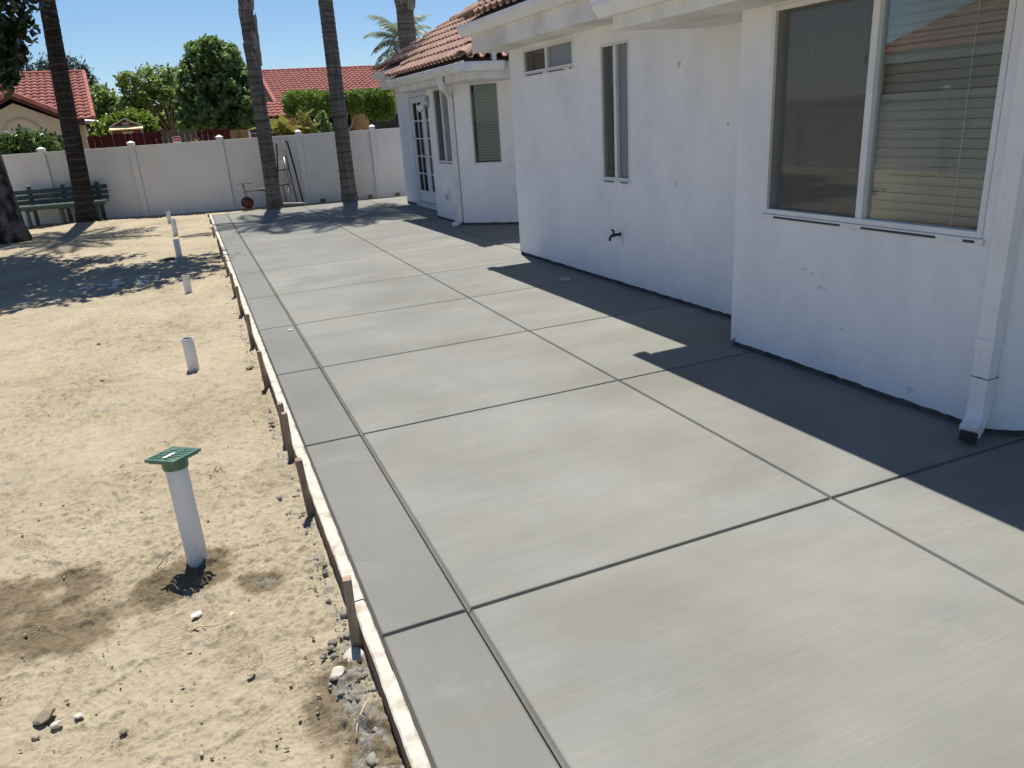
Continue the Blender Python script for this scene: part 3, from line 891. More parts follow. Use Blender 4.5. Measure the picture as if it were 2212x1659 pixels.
def window(F, op, split=None, fw_=.028, sill=True, left='screen', right='glass', blinds=0, tilt=.5, curtain=False, label=None):
    t0, t1, z0, z1 = op
    w = interior(F, op).build('window', MAT['interior'], house)
    if label: w['label'] = label
    fr = MB()
    F.box(fr, t0 + .001, t0 + fw_, z0 + .001, z1 - .001, -.07, .006); F.box(fr, t1 - fw_, t1 - .001, z0 + .001, z1 - .001, -.07, .006)
    F.box(fr, t0 + fw_, t1 - fw_, z0 + .001, z0 + fw_, -.07, .004); F.box(fr, t0 + fw_, t1 - fw_, z1 - fw_, z1 - .001, -.07, .004)
    a, b = t0 + fw_, t1 - fw_
    mid = []
    if split is not None:
        sm = t0 + (t1 - t0) * split
        F.box(fr, sm - .021, sm + .021, z0 + fw_, z1 - fw_, -.06, .001)
        mid = [(a, sm - .021, right), (sm + .021, b, left)]       # walls run away from the camera: low t is on the right
    else:
        mid = [(a, b, right)]
    fr.build('frame', MAT['alu'], w, bevel=.003)
    for k, (p, q, kind) in enumerate(mid):
        dep = -.030 if k == 0 else -.045
        g = MB(); F.box(g, p + .001, q - .001, z0 + fw_ + .001, z1 - fw_ - .001, dep - .004, dep)
        g.build('pane', {'glass': MAT['glass'], 'screen': MAT['glass'], 'dark': MAT['glass_dark'], 'frost': MAT['frost']}[kind], w)
        if kind == 'screen':
            s = MB(); s.add([F.p(p + .001, z0 + fw_, -.016), F.p(q - .001, z0 + fw_, -.016), F.p(q - .001, z1 - fw_, -.016), F.p(p + .001, z1 - fw_, -.016)], [(0, 1, 2, 3)])
            s.build('insect_screen', MAT['screen'], w)
    if sill:
        s = MB(); F.box(s, t0 - .012, t1 + .012, z0 - .030, z0 - .001, -.01, .012); so = s.build('sill_track', MAT['alu'], w, bevel=.002)
        L = t1 - t0
        segs = [(.02, .06), (.16, .47), (.57, .93)] if L > .7 else [(.05, .3), (.55, .9)]
        for (p, q) in segs:
            d = MB(); F.box(d, t0 + L * p, t0 + L * q, z0 - .022, z0 - .010, .011, .0135); d.build('weep_slot', MAT['sill'], w)
    if blinds:
        n = blinds; H = (z1 - z0 - .05)
        sw = H / n * 1.06
        first = None
        for k in range(n):
            z = z0 + .03 + H * (k + .5) / n
            if first is None:
                sl = MB(); c, s_ = math.cos(tilt), math.sin(tilt)
                rows = []
                for j in range(4):
                    u = (j / 3 - .5) * sw; bow = .004 * (1 - (2 * j / 3 - 1) ** 2)
                    rows.append([F.p(t0 + .035, u * s_, -.105 + u * c * .35 + bow), F.p(t1 - .035, u * s_, -.105 + u * c * .35 + bow)])
                vs = [v for r__ in rows for v in r__]
                sl.add(vs, [(2 * j, 2 * j + 1, 2 * j + 3, 2 * j + 2) for j in range(3)])
                first = sl.mesh('slat', MAT['slat'])
            o = link('slat', first, w); o.location = (0, 0, z)
        for f_ in (.16, .84):
            t = t0 + (t1 - t0) * f_
            lc = MB(); lc.tube([F.p(t, z0 + .03, -.088), F.p(t, z1 - .03, -.088)], .0016, 4); lc.build('ladder_cord', MAT['white'], w)
    if curtain:
        c = MB(); n = 30; vs = []
        for k in range(n + 1):
            t = t0 + .02 + (t1 - t0 - .04) * k / n
            o_ = -.16 + .02 * math.sin(k * 1.9)
            vs += [F.p(t, z0 + .02, o_), F.p(t, z1 - .02, o_)]
        c.add(vs, [(2 * k, 2 * k + 2, 2 * k + 3, 2 * k + 1) for k in range(n)])
        c.build('curtain', MAT['curtain'], w)
    return w
window(W2, OP_BIG, .495, .03, True, 'screen', 'glass', 25, 1.15, label='large sliding window with drawn blinds')
window(W1, OP_SM, .52, .024, True, 'screen', 'frost', 0, label='small high sliding window')
window(W1, OP_TL, .50, .022, True, 'screen', 'frost', 0, curtain=True, label='tall narrow sliding window')
window(AW, OP_AW, None, .016, False, right='glass', blinds=27, tilt=1.05, label='fixed window with blinds on the angled bay')
window(F1, OP_F1, .55, .024, True, 'screen', 'frost', 0, curtain=True, label='tall sliding window beside the downspout')

# ---- french door
def door():
    t0, t1, z0, z1 = OP_D
    d = interior(DW, OP_D, .8).build('door', MAT['interior'], house)
    d['label'] = 'white french door with small panes'
    j = MB()
    DW.box(j, t0 + .001, t0 + .05, z0 + .001, z1 - .001, -.09, .012); DW.box(j, t1 - .05, t1 - .001, z0 + .001, z1 - .001, -.09, .012)
    DW.box(j, t0 + .05, t1 - .05, z1 - .05, z1 - .001, -.09, .012)
    j.build('door_frame', MAT['doorpaint'], d, bevel=.003)
    s = MB(); DW.box(s, t0 - .02, t1 + .02, z0 - .035, z0 + .0, -.09, .045); s.build('threshold', MAT['doorpaint'], d, bevel=.004)
    mid = (t0 + t1) / 2
    for (a, b) in ((t0 + .054, mid - .002), (mid + .002, t1 - .054)):
        lf = MB(); st = .105; zt, zb = z1 - .055, z0 + .004
        ga, gb, gz0, gz1 = a + st, b - st, zb + .23, zt - .105
        DW.box(lf, a, ga, zb, zt, -.06, -.02); DW.box(lf, gb, b, zb, zt, -.06, -.02)
        DW.box(lf, ga, gb, zb, gz0, -.06, -.0205); DW.box(lf, ga, gb, gz1, zt, -.06, -.0205)
        c = (ga + gb) / 2
        DW.box(lf, c - .012, c + .012, gz0, gz1, -.055, -.024)
        for r_ in range(1, 5):
            z = gz0 + (gz1 - gz0) * r_ / 5
            DW.box(lf, ga, c - .012, z - .012, z + .012, -.055, -.0245); DW.box(lf, c + .012, gb, z - .012, z + .012, -.055, -.0245)
        lf.build('door_leaf', MAT['doorpaint'], d, bevel=.003)
        for r_ in range(5):
            for (p, q) in ((ga, c - .012), (c + .012, gb)):
                g = MB(); zz0 = gz0 + (gz1 - gz0) * r_ / 5 + (.012 if r_ else 0); zz1 = gz0 + (gz1 - gz0) * (r_ + 1) / 5 - (.012 if r_ < 4 else 0)
                DW.box(g, p + .0005, q - .0005, zz0 + .0005, zz1 - .0005, -.043, -.038); g.build('pane', MAT['glass_dark'], d)
    h = MB(); P = lambda t, z, o: DW.p(t, z, o)
    h.tube([P(mid + .05, 1.02, -.02), P(mid + .05, 1.02, .03), P(mid + .13, 1.02, .035)], .009, 8)
    h.build('handle', MAT['steel'], d, True)
    c = MB(); DW.box(c, t0 - .02, t1 + .02, -.06, z0 - .036, -.09, .03); c.build('door_curb', MAT['stucco'], d)
door()

# ---- boxed eaves
for (w0, w1, v0, v1, z0, z1) in [(-.39, -.001, -6.0, -.001, 2.115, 2.33), (-.39, .43, 0, .86, 2.115, 2.33), (.06, .60, .862, 4.62, 2.31, 2.585),
                                 (.60, 1.8, 6.22, 7.58, 2.12, 2.335), (.60, 1.0, 7.582, 9.78, 2.12, 2.335), (1.06, 1.4, 8.91, 12.38, 2.30, 2.61)]:
    MB().box(w0, w1, v0, v1, z0, z1).build('eave_box', MAT['eave'], house, bevel=.008)

GP = [(0, .105), (0, 0), (.062, 0), (.074, .02), (.098, .048), (.112, .075), (.112, .112), (.100, .116), (.096, .100)]
def gutter(p, q, out, ztop):
    # K-style trough along p->q, profile grows toward 'out', top lip at ztop
    p, q, out = Vector((*p, 0)), Vector((*q, 0)), Vector((*out, 0))
    m = MB(); vs = []
    for e in (p, q):
        for (o_, z) in GP:
            b = e - out * .112 + out * o_
            vs.append((b.x, b.y, ztop - .116 + z))
    n = len(GP)
    fs = [(k, (k + 1) % n, n + (k + 1) % n, n + k) for k in range(n)] + [tuple(reversed(range(n))), tuple(range(n, 2 * n))]
    m.add(vs, fs)
    g = m.build('gutter', MAT['gutter'], house)
    c = MB()                                          # end caps and joint sleeve
    for e, s in ((p, -1), (q, 1)):
        d = (q - p).normalized() * s * .003
        vv = [((e - out * .112 + out * o_ * 1.03 + d).x, (e - out * .112 + out * o_ * 1.03 + d).y, ztop - .117 + z * 1.02) for (o_, z) in GP]
        c.add(vv, [tuple(range(n))])
    c.build('end_cap', MAT['gutter'], g)
    return g
gutter((-.5, -6), (-.5, .95), (-1, 0), 2.315); gutter((-.05, .87), (-.05, 4.73), (-1, 0), 2.60)
gutter((.48, 6.1), (.48, 9.9), (-1, 0), 2.335); gutter((.482, 6.1), (1.12, 6.1), (0, -1), 2.335)
gutter((.95, 9.6), (.95, 12.5), (-1, 0), 2.62)
MB().box(.468, .487, 5.985, 6.30, 2.212, 2.338).build('gutter_joint', MAT['gutter'], house, bevel=.006)

RC = [(-.04, -.03), (.04, -.03), (.04, .03), (-.04, .03)]
def downspout(path, side=(0, 1, 0), bands=()):
    m = MB(); pr = []
    for (a, b) in ((-.04, -.03), (-.015, -.03), (-.012, -.027), (.012, -.027), (.015, -.03), (.04, -.03), (.04, .03), (.015, .03), (.012, .027), (-.012, .027), (-.015, .03), (-.04, .03)): pr.append((a, b))
    m.sweep(pr, path, side)
    d = m.build('downspout', MAT['gutter'], house)
    for (p, q) in bands:
        b = MB(); b.sweep([(-.046, -.036), (.046, -.036), (.046, .036), (-.046, .036)], [p, q], side); b.build('strap', MAT['gutter'], d, bevel=.004)
    return d
xs_, vs_ = -.045, -1.845
near = [(-.40, vs_ + .1, 2.2), (-.38, vs_ + .1, 2.12), (-.12, vs_ + .02, 1.99), (xs_, vs_, 1.93), (xs_, vs_, .62), (xs_, vs_, .17), (xs_ - .012, vs_ - .005, .115), (xs_ - .05, vs_ - .02, .078), (xs_ - .115, vs_ - .045, .058)]
dn = downspout(near, bands=[((xs_, vs_, .44), (xs_, vs_, .49))])
m = MB(); m.obox((xs_ - .120, vs_ - .047, .040), (.010, .004, -.002), (-.004, .040, 0), (.004, 0, .026)); m.build('black_outlet', MAT['black'], dn)
m = MB(); m.box(-.0765, .0, -1.887, -1.803, .30, .304).build('overlap_seam', MAT['sill'], dn)
downspout([(.545, 7.17, 2.24), (.545, 7.17, 2.13), (.57, 7.19, 2.07), (.80, 7.58, 1.99), (.838, 7.63, 1.93), (.838, 7.63, 1.0), (.838, 7.63, .10), (.81, 7.62, .055), (.70, 7.55, .03)], bands=[((.838, 7.63, .5), (.838, 7.63, .53)), ((.838, 7.63, .2), (.838, 7.63, .24))])
downspout([(.98, 6.16, 2.32), (.98, 6.16, 2.75)])

# ---- roof
SL = .58; CT = 1 / math.sqrt(1 + SL * SL); ST = SL * CT
def zM(w): return 2.315 + SL * (w - .48)
def zP(w): return 2.575 + SL * (w + .05)
def zN(v): return 2.315 + SL * (v - 6.1)
deck = MB()
deck.add([(.50, 6.12, zM(.50)), (.50, 9.88, zM(.50)), (.97, 9.41, zM(.97)), (.97, 12.48, zM(.97)), (3.9, 9.52, zM(3.9))], [(0, 1, 2, 4), (2, 3, 4)])
deck.add([(.50, 6.12, zN(6.12)), (3.9, 9.52, zN(9.52)), (7, 9.52, zN(9.52)), (7, 6.12, zN(6.12))], [(0, 1, 2, 3)])
deck.add([(.97, 12.48, zM(.97)), (3.9, 9.52, zM(3.9)), (7, 9.52, zM(3.9)), (7, 12.48, zM(.97))], [(0, 1, 2, 3)])
deck.add([(-.03, 4.71, zP(-.03)), (-.03, .93, zP(-.03)), (-.48, .93, zP(-.48)), (-.48, -6, zP(-.48)), (3.2, -6, zP(3.2)), (3.2, 1.48, zP(3.2))], [(0, 1, 5), (1, 2, 3, 4, 5)])
deck.add([(-.03, 4.71, zP(-.03)), (3.2, 1.48, zP(3.2)), (7, 1.48, zP(3.2)), (7, 4.71, zP(-.03))], [(0, 1, 2, 3)])
dk = deck.mesh('roof', MAT['deck'])
roof = link('roof', dk, house)

TW, TL, EX = .335, .42, .335
def tile_geo():
    per = TW / 2; prof = []
    for k in range(2):
        x0 = k * per
        for i in range(6):
            a = math.pi * i / 5
            prof.append((x0 + .052 - .052 * math.cos(a), .055 * math.sin(a) + .010))
        prof.append((x0 + per - .012, .008))
    prof.append((2 * per, .010))
    vs, fs = [], []; n = len(prof)
    for (x, z) in prof: vs.append((x, 0, z + .036))
    for (x, z) in prof: vs.append((x, TL, z))
    for (x, z) in prof: vs.append((x, .002, z + .036 - .015))
    for (x, z) in prof: vs.append((x, TL * .5, z + .018 - .012))
    for i in range(n - 1):
        fs.append((i, i + 1, n + i + 1, n + i)); fs.append((2 * n + i, 2 * n + i + 1, i + 1, i)); fs.append((3 * n + i, 3 * n + i + 1, 2 * n + i + 1, 2 * n + i))
    return vs, fs
TV, TF = tile_geo()
tm = bpy.data.meshes.new('roof_tile'); tm.from_pydata(TV, [], TF); tm.materials.append(MAT['tile'])
for p in tm.polygons: p.use_smooth = False
tm.update()
def lay(org, ax, ay, az, i, j, cuts, inside):
    # tile at column i, row j on a plane; org, axes in house coordinates
    off = .0 if j % 2 == 0 else 0.0
    jit = RNG.uniform(-.004, .004)
    o = org + ax * (i * TW + off) + ay * (j * EX + jit) + az * RNG.uniform(.008, .014)
    M_ = Matrix(((ax.x, ay.x, az.x, o.x), (ax.y, ay.y, az.y, o.y), (ax.z, ay.z, az.z, o.z), (0, 0, 0, 1)))
    cor = [M_ @ Vector((a, b, .02)) for a in (0, TW) for b in (0, TL)]
    vals = [[c.dot(nv) - dv for c in cor] for (nv, dv) in cuts]          # <= 0 keeps
    for q in vals:
        if min(q) > -.02: return
    c0 = M_ @ Vector((TW / 2, TL / 2, 0))
    if not inside(c0): return
    if all(max(q) <= 0 for q in vals):
        t = link('roof_tile', tm, roof); t.matrix_local = M_
    else:
        bm = bmesh.new(); bm.from_mesh(tm); bm.transform(M_)
        for q, (nv, dv) in zip(vals, cuts):
            if max(q) > 0:
                bmesh.ops.bisect_plane(bm, geom=bm.verts[:] + bm.edges[:] + bm.faces[:], plane_co=nv * dv / nv.length_squared, plane_no=nv, clear_outer=True)
        if len(bm.faces) == 0: bm.free(); return
        me = bpy.data.meshes.new('roof_tile'); bm.to_mesh(me); bm.free(); me.materials.append(MAT['tile'])
        link('roof_tile', me, roof)
ax, ay, az = Vector((0, -1, 0)), Vector((CT, 0, ST)), Vector((-ST, 0, CT))
H1 = (Vector((1, 1, 0)), 13.45); H2 = (Vector((1, -1, 0)), .48 - 6.1)
E1 = (Vector((-1, 0, 0)), -1.03)
for j in range(12):
    for i in range(-1, 20):
        v_hi = 12.62 - i * TW
        cuts_ = [H1, H2]
        if v_hi > 9.55: cuts_.append(E1)
        if .555 + j * EX * CT < .9: cuts_ = [(Vector((1, 1, 0)), 9.9 + .48), H2]
        lay(Vector((.555, 12.62, zM(.555))), ax, ay, az, i, j, cuts_, lambda c: c.x < 3.0)
H3 = (Vector((1, 1, 0)), 4.73 - .05); E3 = (Vector((-1, 0, 0)), -.02); E3b = (Vector((0, 1, 0)), .95)
for j in range(8):
    for i in range(-1, 17):
        v_hi = 4.8 - i * TW
        cuts_ = [H3]
        if v_hi > 1.05: cuts_.append(E3)
        lay(Vector((-.42, 4.8, zP(-.42))), ax, ay, az, i, j, cuts_, lambda c: c.x < 1.7 and c.y > -.6)
axn, ayn, azn = Vector((1, 0, 0)), Vector((0, CT, ST)), Vector((0, -ST, CT))
for j in range(5):
    for i in range(-1, 6):
        lay(Vector((.5, 6.15, zN(6.15))), axn, ayn, azn, i, j, [(Vector((-1, 1, 0)), 6.1 - .48)], lambda c: True)
# ridge caps along the hips
def caps(p, q, n, r=.095):
    p, q = Vector(p), Vector(q)
    t = (q - p).normalized(); s = t.cross(Vector((0, 0, 1))).normalized(); u = s.cross(t)
    L = (q - p).length / n
    for k in range(n):
        b = p + t * (L * k)
        vs, fs = [], []
        for (d, rr, lift) in ((0, r, .03), (L + .06, r * .84, .005)):
            for a in range(9):
                an = math.pi * a / 8
                vs.append(b + t * d + s * (math.cos(an) * rr) + u * (math.sin(an) * rr * .85 + lift))
        for (d, rr, lift) in ((0, r - .014, .03), (L * .5, r * .8, .012)):
            for a in range(9):
                an = math.pi * a / 8
                vs.append(b + t * (d + .002) + s * (math.cos(an) * rr) + u * (math.sin(an) * rr * .85 + lift))
        for a in range(8):
            fs += [(a, a + 1, 9 + a + 1, 9 + a), (18 + a, 18 + a + 1, a + 1, a), (27 + a, 27 + a + 1, 18 + a + 1, 18 + a)]
        m = MB(); m.add(vs, fs)
        m.build('ridge_tile', MAT['tile'], roof)
caps((1.0, 12.45, zM(1.0) + .03), (3.4, 10.05, zM(3.4) + .03), 11)
caps((.53, 9.85, zM(.53) + .03), (1.0, 9.38, zM(1.0) + .03), 2)
caps((.53, 6.15, zM(.53) + .03), (2.2, 7.82, zM(2.2) + .03), 7)
caps((.0, 4.68, zP(0) + .03), (2.0, 2.68, zP(2.0) + .03), 9)

# ---- small fittings on the house walls
fa = MB(); P = lambda t, z, o: W1.p(t, z, o)
fa.tube([P(2.12, .49, -.01), P(2.12, .49, .07)], .013, 8)
fa.lathe([(.0, 0), (.022, 0), (.022, .012), (0, .012)], P(2.12, .49, 0), 12, 'X')
fa.tube([P(2.12, .49, .05), P(2.125, .488, .085), P(2.13, .465, .105), P(2.13, .44, .11)], [.016, .016, .013, .014], 8)
fa.tube([P(2.12, .49, .06), P(2.12, .525, .078)], .009, 8)
f_ = fa.build('faucet', MAT['brass'], house, True)
hd = MB(); hd.bar(P(2.09, .532, .08), P(2.15, .532, .08), .012, .012); hd.bar(P(2.12, .514, .072), P(2.12, .55, .088), .012, .012)
hd.build('faucet_handle', MAT['brass'], f_, bevel=.003)
vt = MB(); P = lambda t, z, o: F1.p(t, z, o)
vs = [P(.52, .35, 0), P(.66, .35, 0), P(.66, .53, 0), P(.52, .53, 0), P(.53, .36, .055), P(.65, .36, .055), P(.65, .47, .05), P(.53, .47, .05), P(.54, .525, .012), P(.64, .525, .012)]
vt.add(vs, [(0, 1, 5, 4), (4, 5, 6, 7), (7, 6, 9, 8), (0, 4, 7), (0, 7, 8, 3), (1, 6, 5), (1, 2, 9, 6), (3, 8, 9, 2)])
v_ = vt.build('wall_vent', MAT['alu'], house, bevel=.004)
for k in range(3):
    lv = MB(); F1.box(lv, .545, .635, .375 + k * .03, .388 + k * .03, .0545, .057); lv.build('louvre', MAT['sill'], v_)
# round flood light at the bay corner
lt = MB(); c = F1.p(1.27, 1.93, 0)
lt.lathe([(0, -.035), (.055, -.035), (.095, -.018), (.098, 0.0)], (c[0] - .0, c[1], c[2]), 22, 'X')
l_ = lt.build('wall_light', MAT['steel'], house, True)
ln = MB(); ln.lathe([(0, -.012), (.028, -.010), (.03, .0)], (c[0] - .036, c[1], c[2] - .02), 14, 'X'); ln.build('sensor_eye', MAT['white'], l_, True)
hdm = MB(); a0 = Vector(c) + Vector((-.05, .02, -.01)); dr = Vector((-.35, .75, -.55)).normalized()
hdm.tube([a0, a0 + dr * .05, a0 + dr * .06, a0 + dr * .17], [.014, .018, .03, .07], 14)
hdm.build('lamp_head', MAT['white'], l_, True)

# ------------------------------------------------------------------ white vinyl fence across the end of the yard
def fy(x): return 19.44 - .226 * x
FD = Vector((1, -.226, 0)).normalized(); FN = Vector((-.226, -1, 0)).normalized()
def fence(name, posts, dirv, nrm, z0, ht, label, ends=True):
    f = empty(name, posts[0])
    tag(f, label, 'fence')
    org = Vector(posts[0])
    for i, p in enumerate(posts):
        c = Vector(p) - org
        a, b = dirv * .065, nrm * .065
        m = MB(); m.obox(c + Vector((0, 0, (z0[i] + ht) / 2 - .04)), a, b, (0, 0, (ht - z0[i]) / 2 + .09))
        po = m.build('post', MAT['vinyl'], f, bevel=.004)
        t = ht + .05; k = MB()
        q = [c + a * s1 * 1.14 + b * s2 * 1.14 for s1, s2 in ((-1, -1), (1, -1), (1, 1), (-1, 1))]
        vs = [Vector((v.x, v.y, t)) for v in q] + [Vector((v.x, v.y, t + .022)) for v in q] + [Vector((c.x, c.y, t + .065))]
        k.add(vs, [(3, 2, 1, 0), (0, 1, 5, 4), (1, 2, 6, 5), (2, 3, 7, 6), (3, 0, 4, 7), (4, 5, 8), (5, 6, 8), (6, 7, 8), (7, 4, 8)])
        k.build('post_cap', MAT['vinyl'], po)
    for i in range(len(posts) - 1):
        A, B = Vector(posts[i]) - org, Vector(posts[i + 1]) - org
        L = (B - A).length; zb = min(z0[i], z0[i + 1])
        t = (B - A).normalized()
        p0 = A + t * .066; L -= .132
        nb = 6; vs, fs = [], []; prof = []
        for k in range(nb):
            a0, a1 = L * k / nb, L * (k + 1) / nb
            prof += [(a0 + .001, .008), (a0 + .006, .011), (a1 - .006, .011), (a1 - .001, .008)]
        n = len(prof)
        for (s, d) in prof:
            for z in (zb - .02, ht - .07):
                q = p0 + t * s + nrm * d; vs.append((q.x, q.y, z))
        for (s, d) in prof:
            for z in (zb - .02, ht - .07):
                q = p0 + t * s - nrm * d; vs.append((q.x, q.y, z))
        for k in range(n - 1):
            fs.append((2 * k, 2 * k + 2, 2 * k + 3, 2 * k + 1)); fs.append((2 * n + 2 * k + 1, 2 * n + 2 * k + 3, 2 * n + 2 * k + 2, 2 * n + 2 * k))
        m = MB(); m.add(vs, fs); m.build('panel', MAT['vinyl'], f)
        for nm, za, zc, w in (('top_rail', ht - .09, ht, .024), ('bottom_rail', zb - .03, zb + .11, .024)):
            r_ = MB(); c = p0 + t * L / 2
            r_.obox((c.x, c.y, (za + zc) / 2), t * L / 2, nrm * w, (0, 0, (zc - za) / 2)); r_.build(nm, MAT['vinyl'], f, bevel=.004)
    return f
px_ = [-8.3, -6.5, -4.75, -2.91, -1.07, .80, 2.52, 4.18, 5.95]
fence('vinyl_fence', [(x, fy(x), 0) for x in px_], FD, FN, [gh(-1, fy(x)) - .02 if x < 1 else -.03 for x in px_], 1.53, 'tall white vinyl privacy fence with capped posts across the end of the yard')
fence('side_fence', [(-8.35, fy(-8.3) - .2 - 2.0 * k, 0) for k in range(9)], Vector((0, -1, 0)), Vector((1, 0, 0)), [-.08] * 9, 1.53, 'white side fence of the yard seen only mirrored in the large window')
# small blocks at the foot of the fence
for x, lab in ((1.02, 'small dark block on the ground in front of the tricycle wheel'), (2.82, 'small brown block at the fence foot left of the middle palm'), (3.92, 'small brown block at the fence foot beside the post right of the palm'), (4.55, 'small brown block at the fence foot nearest the house')):
    y = fy(x) - (.18 if x > 1.5 else .75)
    m = MB(); m.obox((x, y, .02), (.05, 0, 0), (0, .03, 0), (0, 0, .04)); tag(m.build('wooden_block', MAT['brownwall'], None, bevel=.006), lab, 'block')

# ------------------------------------------------------------------ park bench under the trees
bn = empty('park_bench', (-2.72, 19.72, .03), R(-8))
tag(bn, 'dark green slatted bench with post tops, standing by the white fence', 'bench')
L = 1.95
def slat(z, y, h, d, mat='bench_green', tilt=0.0):
    m = MB(); m.obox((0, y, z), (L / 2, 0, 0), (0, d / 2 * math.cos(tilt), d / 2 * math.sin(tilt)), (0, -h / 2 * math.sin(tilt), h / 2 * math.cos(tilt))); m.build('slat', MAT[mat], bn, bevel=.004)
for z, y in ((.69, .06), (.575, .04), (.465, .02)): slat(z, y, .085, .035, tilt=-.15)
for k in range(4): slat(.395, -.06 - k * .105, .035, .09)
slat(.36, -.425, .08, .03)
for x in (-.62, .06, .76):
    m = MB(); m.box(x - .035, x + .035, .085, .15, -.05, .80); po = m.build('post', MAT['bench_green'], bn, bevel=.004)
    MB().box(x - .048, x + .048, .07, .165, .80, .825).build('post_cap', MAT['post_sunlit'], po, bevel=.004)  # added pale cap, paints the sunlit top of the post
    m = MB(); m.box(x - .03, x + .03, -.40, -.33, -.05, .335); m.build('leg', MAT['bench_green'], bn, bevel=.004)
    m = MB(); m.box(x - .029, x + .029, -.33, .085, .29, .372); m.build('seat_bearer', MAT['bench_green'], bn, bevel=.004)

# ------------------------------------------------------------------ old tricycle
tr = empty('tricycle', (1.12, 18.62, .0), R(-10))
tag(tr, 'old rusty child tricycle with red disc wheels parked behind the palm', 'tricycle')
def wheel(x, y, r, w, nm='wheel'):
    m = MB(); m.lathe([(r - .028, -w / 2), (r - .008, -w / 2), (r, -w / 4), (r, w / 4), (r - .008, w / 2), (r - .028, w / 2), (r - .028, -w / 2)], (x, y, r), 26, 'Y')
    wh = m.build(nm, MAT['rubber'], tr, True)
    d = MB(); d.lathe([(0, -w * .45), (.03, -w * .45), (.035, -w * .2), (r - .03, -w * .3), (r - .03, w * .3), (.035, w * .2), (.03, w * .45), (0, w * .45)], (x, y, r), 26, 'Y'); d.build('disc', MAT['wheelred'], wh, True)
    a = MB(); a.tube([(x, y - .10, r), (x, y + .10, r)], .008, 6); a.build('axle', MAT['rust'], wh)
wheel(0, 0, .138, .04); wheel(.60, -.17, .085, .035); wheel(.60, .17, .085, .035)
m = MB()
for s in (-1, 1):
    m.tube([(0, s * .035, .138), (-.005, s * .035, .30), (-.01, s * .022, .36)], .009, 6)
m.tube([(-.01, 0, .33), (-.02, 0, .50)], .014, 8)
m.build('fork', MAT['rust'], tr, True)
m = MB()
m.tube([(-.13, -.14, .56), (-.06, -.12, .585), (-.03, -.05, .565), (-.025, -.02, .44)], .010, 7); m.tube([(.14, .14, .545), (.02, .12, .575), (-.01, .05, .565), (-.015, .02, .44)], .010, 7)
m.build('handlebar', MAT['rust'], tr, True)
m = MB(); m.tube([(0, 0, .38), (.15, 0, .395), (.35, 0, .39), (.50, 0, .34), (.58, 0, .20), (.60, 0, .085)], .014, 8); m.tube([(.60, -.17, .085), (.60, .17, .085)], .012, 8); m.build('frame', MAT['rust'], tr, True)
m = MB(); m.obox((.40, 0, .41), (.10, 0, -.01), (0, .09, 0), (.001, 0, .012)); m.build('seat', MAT['rust'], tr, bevel=.01)
for s in (-1, 1):
    m = MB(); m.obox((s * .05, s * .12, .138 - s * .03), (.04, 0, 0), (0, .03, 0), (0, 0, .008)); m.build('pedal', MAT['rubber'], tr)

# ------------------------------------------------------------------ metal frame leaning on the fence behind the palm
ct = empty('metal_cart_frame', (2.05, 18.62, 0))
tag(ct, 'upright metal trolley frame with dark rails leaning on the fence beside the palm', 'trolley frame')
def rod(nm, pts, r, mat, n=8): MB().tube(pts, r, n).build(nm, MAT[mat], ct, True)
rod('rail', [(.30, -.12, .03), (.24, .12, .9), (.19, .24, 1.38), (.17, .26, 1.42), (.15, .25, 1.40)], .02, 'black')
rod('rail', [(-.24, -.05, .03), (-.12, .12, .9), (-.05, .24, 1.36), (-.045, .26, 1.4)], .016, 'black')
rod('pole', [(.08, -.2, .0), (.06, .02, .62), (.05, .14, 1.06)], .019, 'steel')
rod('pole', [(.16, -.16, .03), (.12, .1, .8), (.10, .22, 1.44)], .016, 'rust')
rod('strut', [(.0, -.18, .03), (.02, -.05, .42)], .012, 'steel')
for z, y in ((1.04, .16), (.78, .10), (.45, 0)):
    rod('crossbar', [(-.16, y + .02, z), (.12, y + .02, z + .01)], .011, 'black' if z < 1 else 'steel')
m = MB(); m.box(-.10, .07, .105, .125, .80, .98); m.build('plate', MAT['vinyl'], ct, bevel=.004)
rod('cable', [(.02, .1, .8), (-.02, .07, .72), (.03, .05, .66), (-.03, .04, .6), (0, .0, .5), (.04, -.03, .44)], .006, 'black', 5)
rod('leg', [(-.06, -.04, .02), (-.09, 0, .45)], .010, 'black')
bd = MB(); bd.obox((2.13, 18.33, .045), (.27, -.03, -.02), (.004, .05, 0), (0, 0, .012)); tag(bd.build('loose_plank', MAT['timber_grey'], None, bevel=.003), 'pale grey plank lying on the slab edge between palm and fence post', 'plank')
bd = MB(); bd.obox((1.98, 18.43, .05), (.17, .015, 0), (0, .03, 0), (0, 0, .014)); tag(bd.build('loose_plank', MAT['timber_grey'], None, bevel=.003), 'short grey plank lying behind the longer one beside the palm', 'plank')

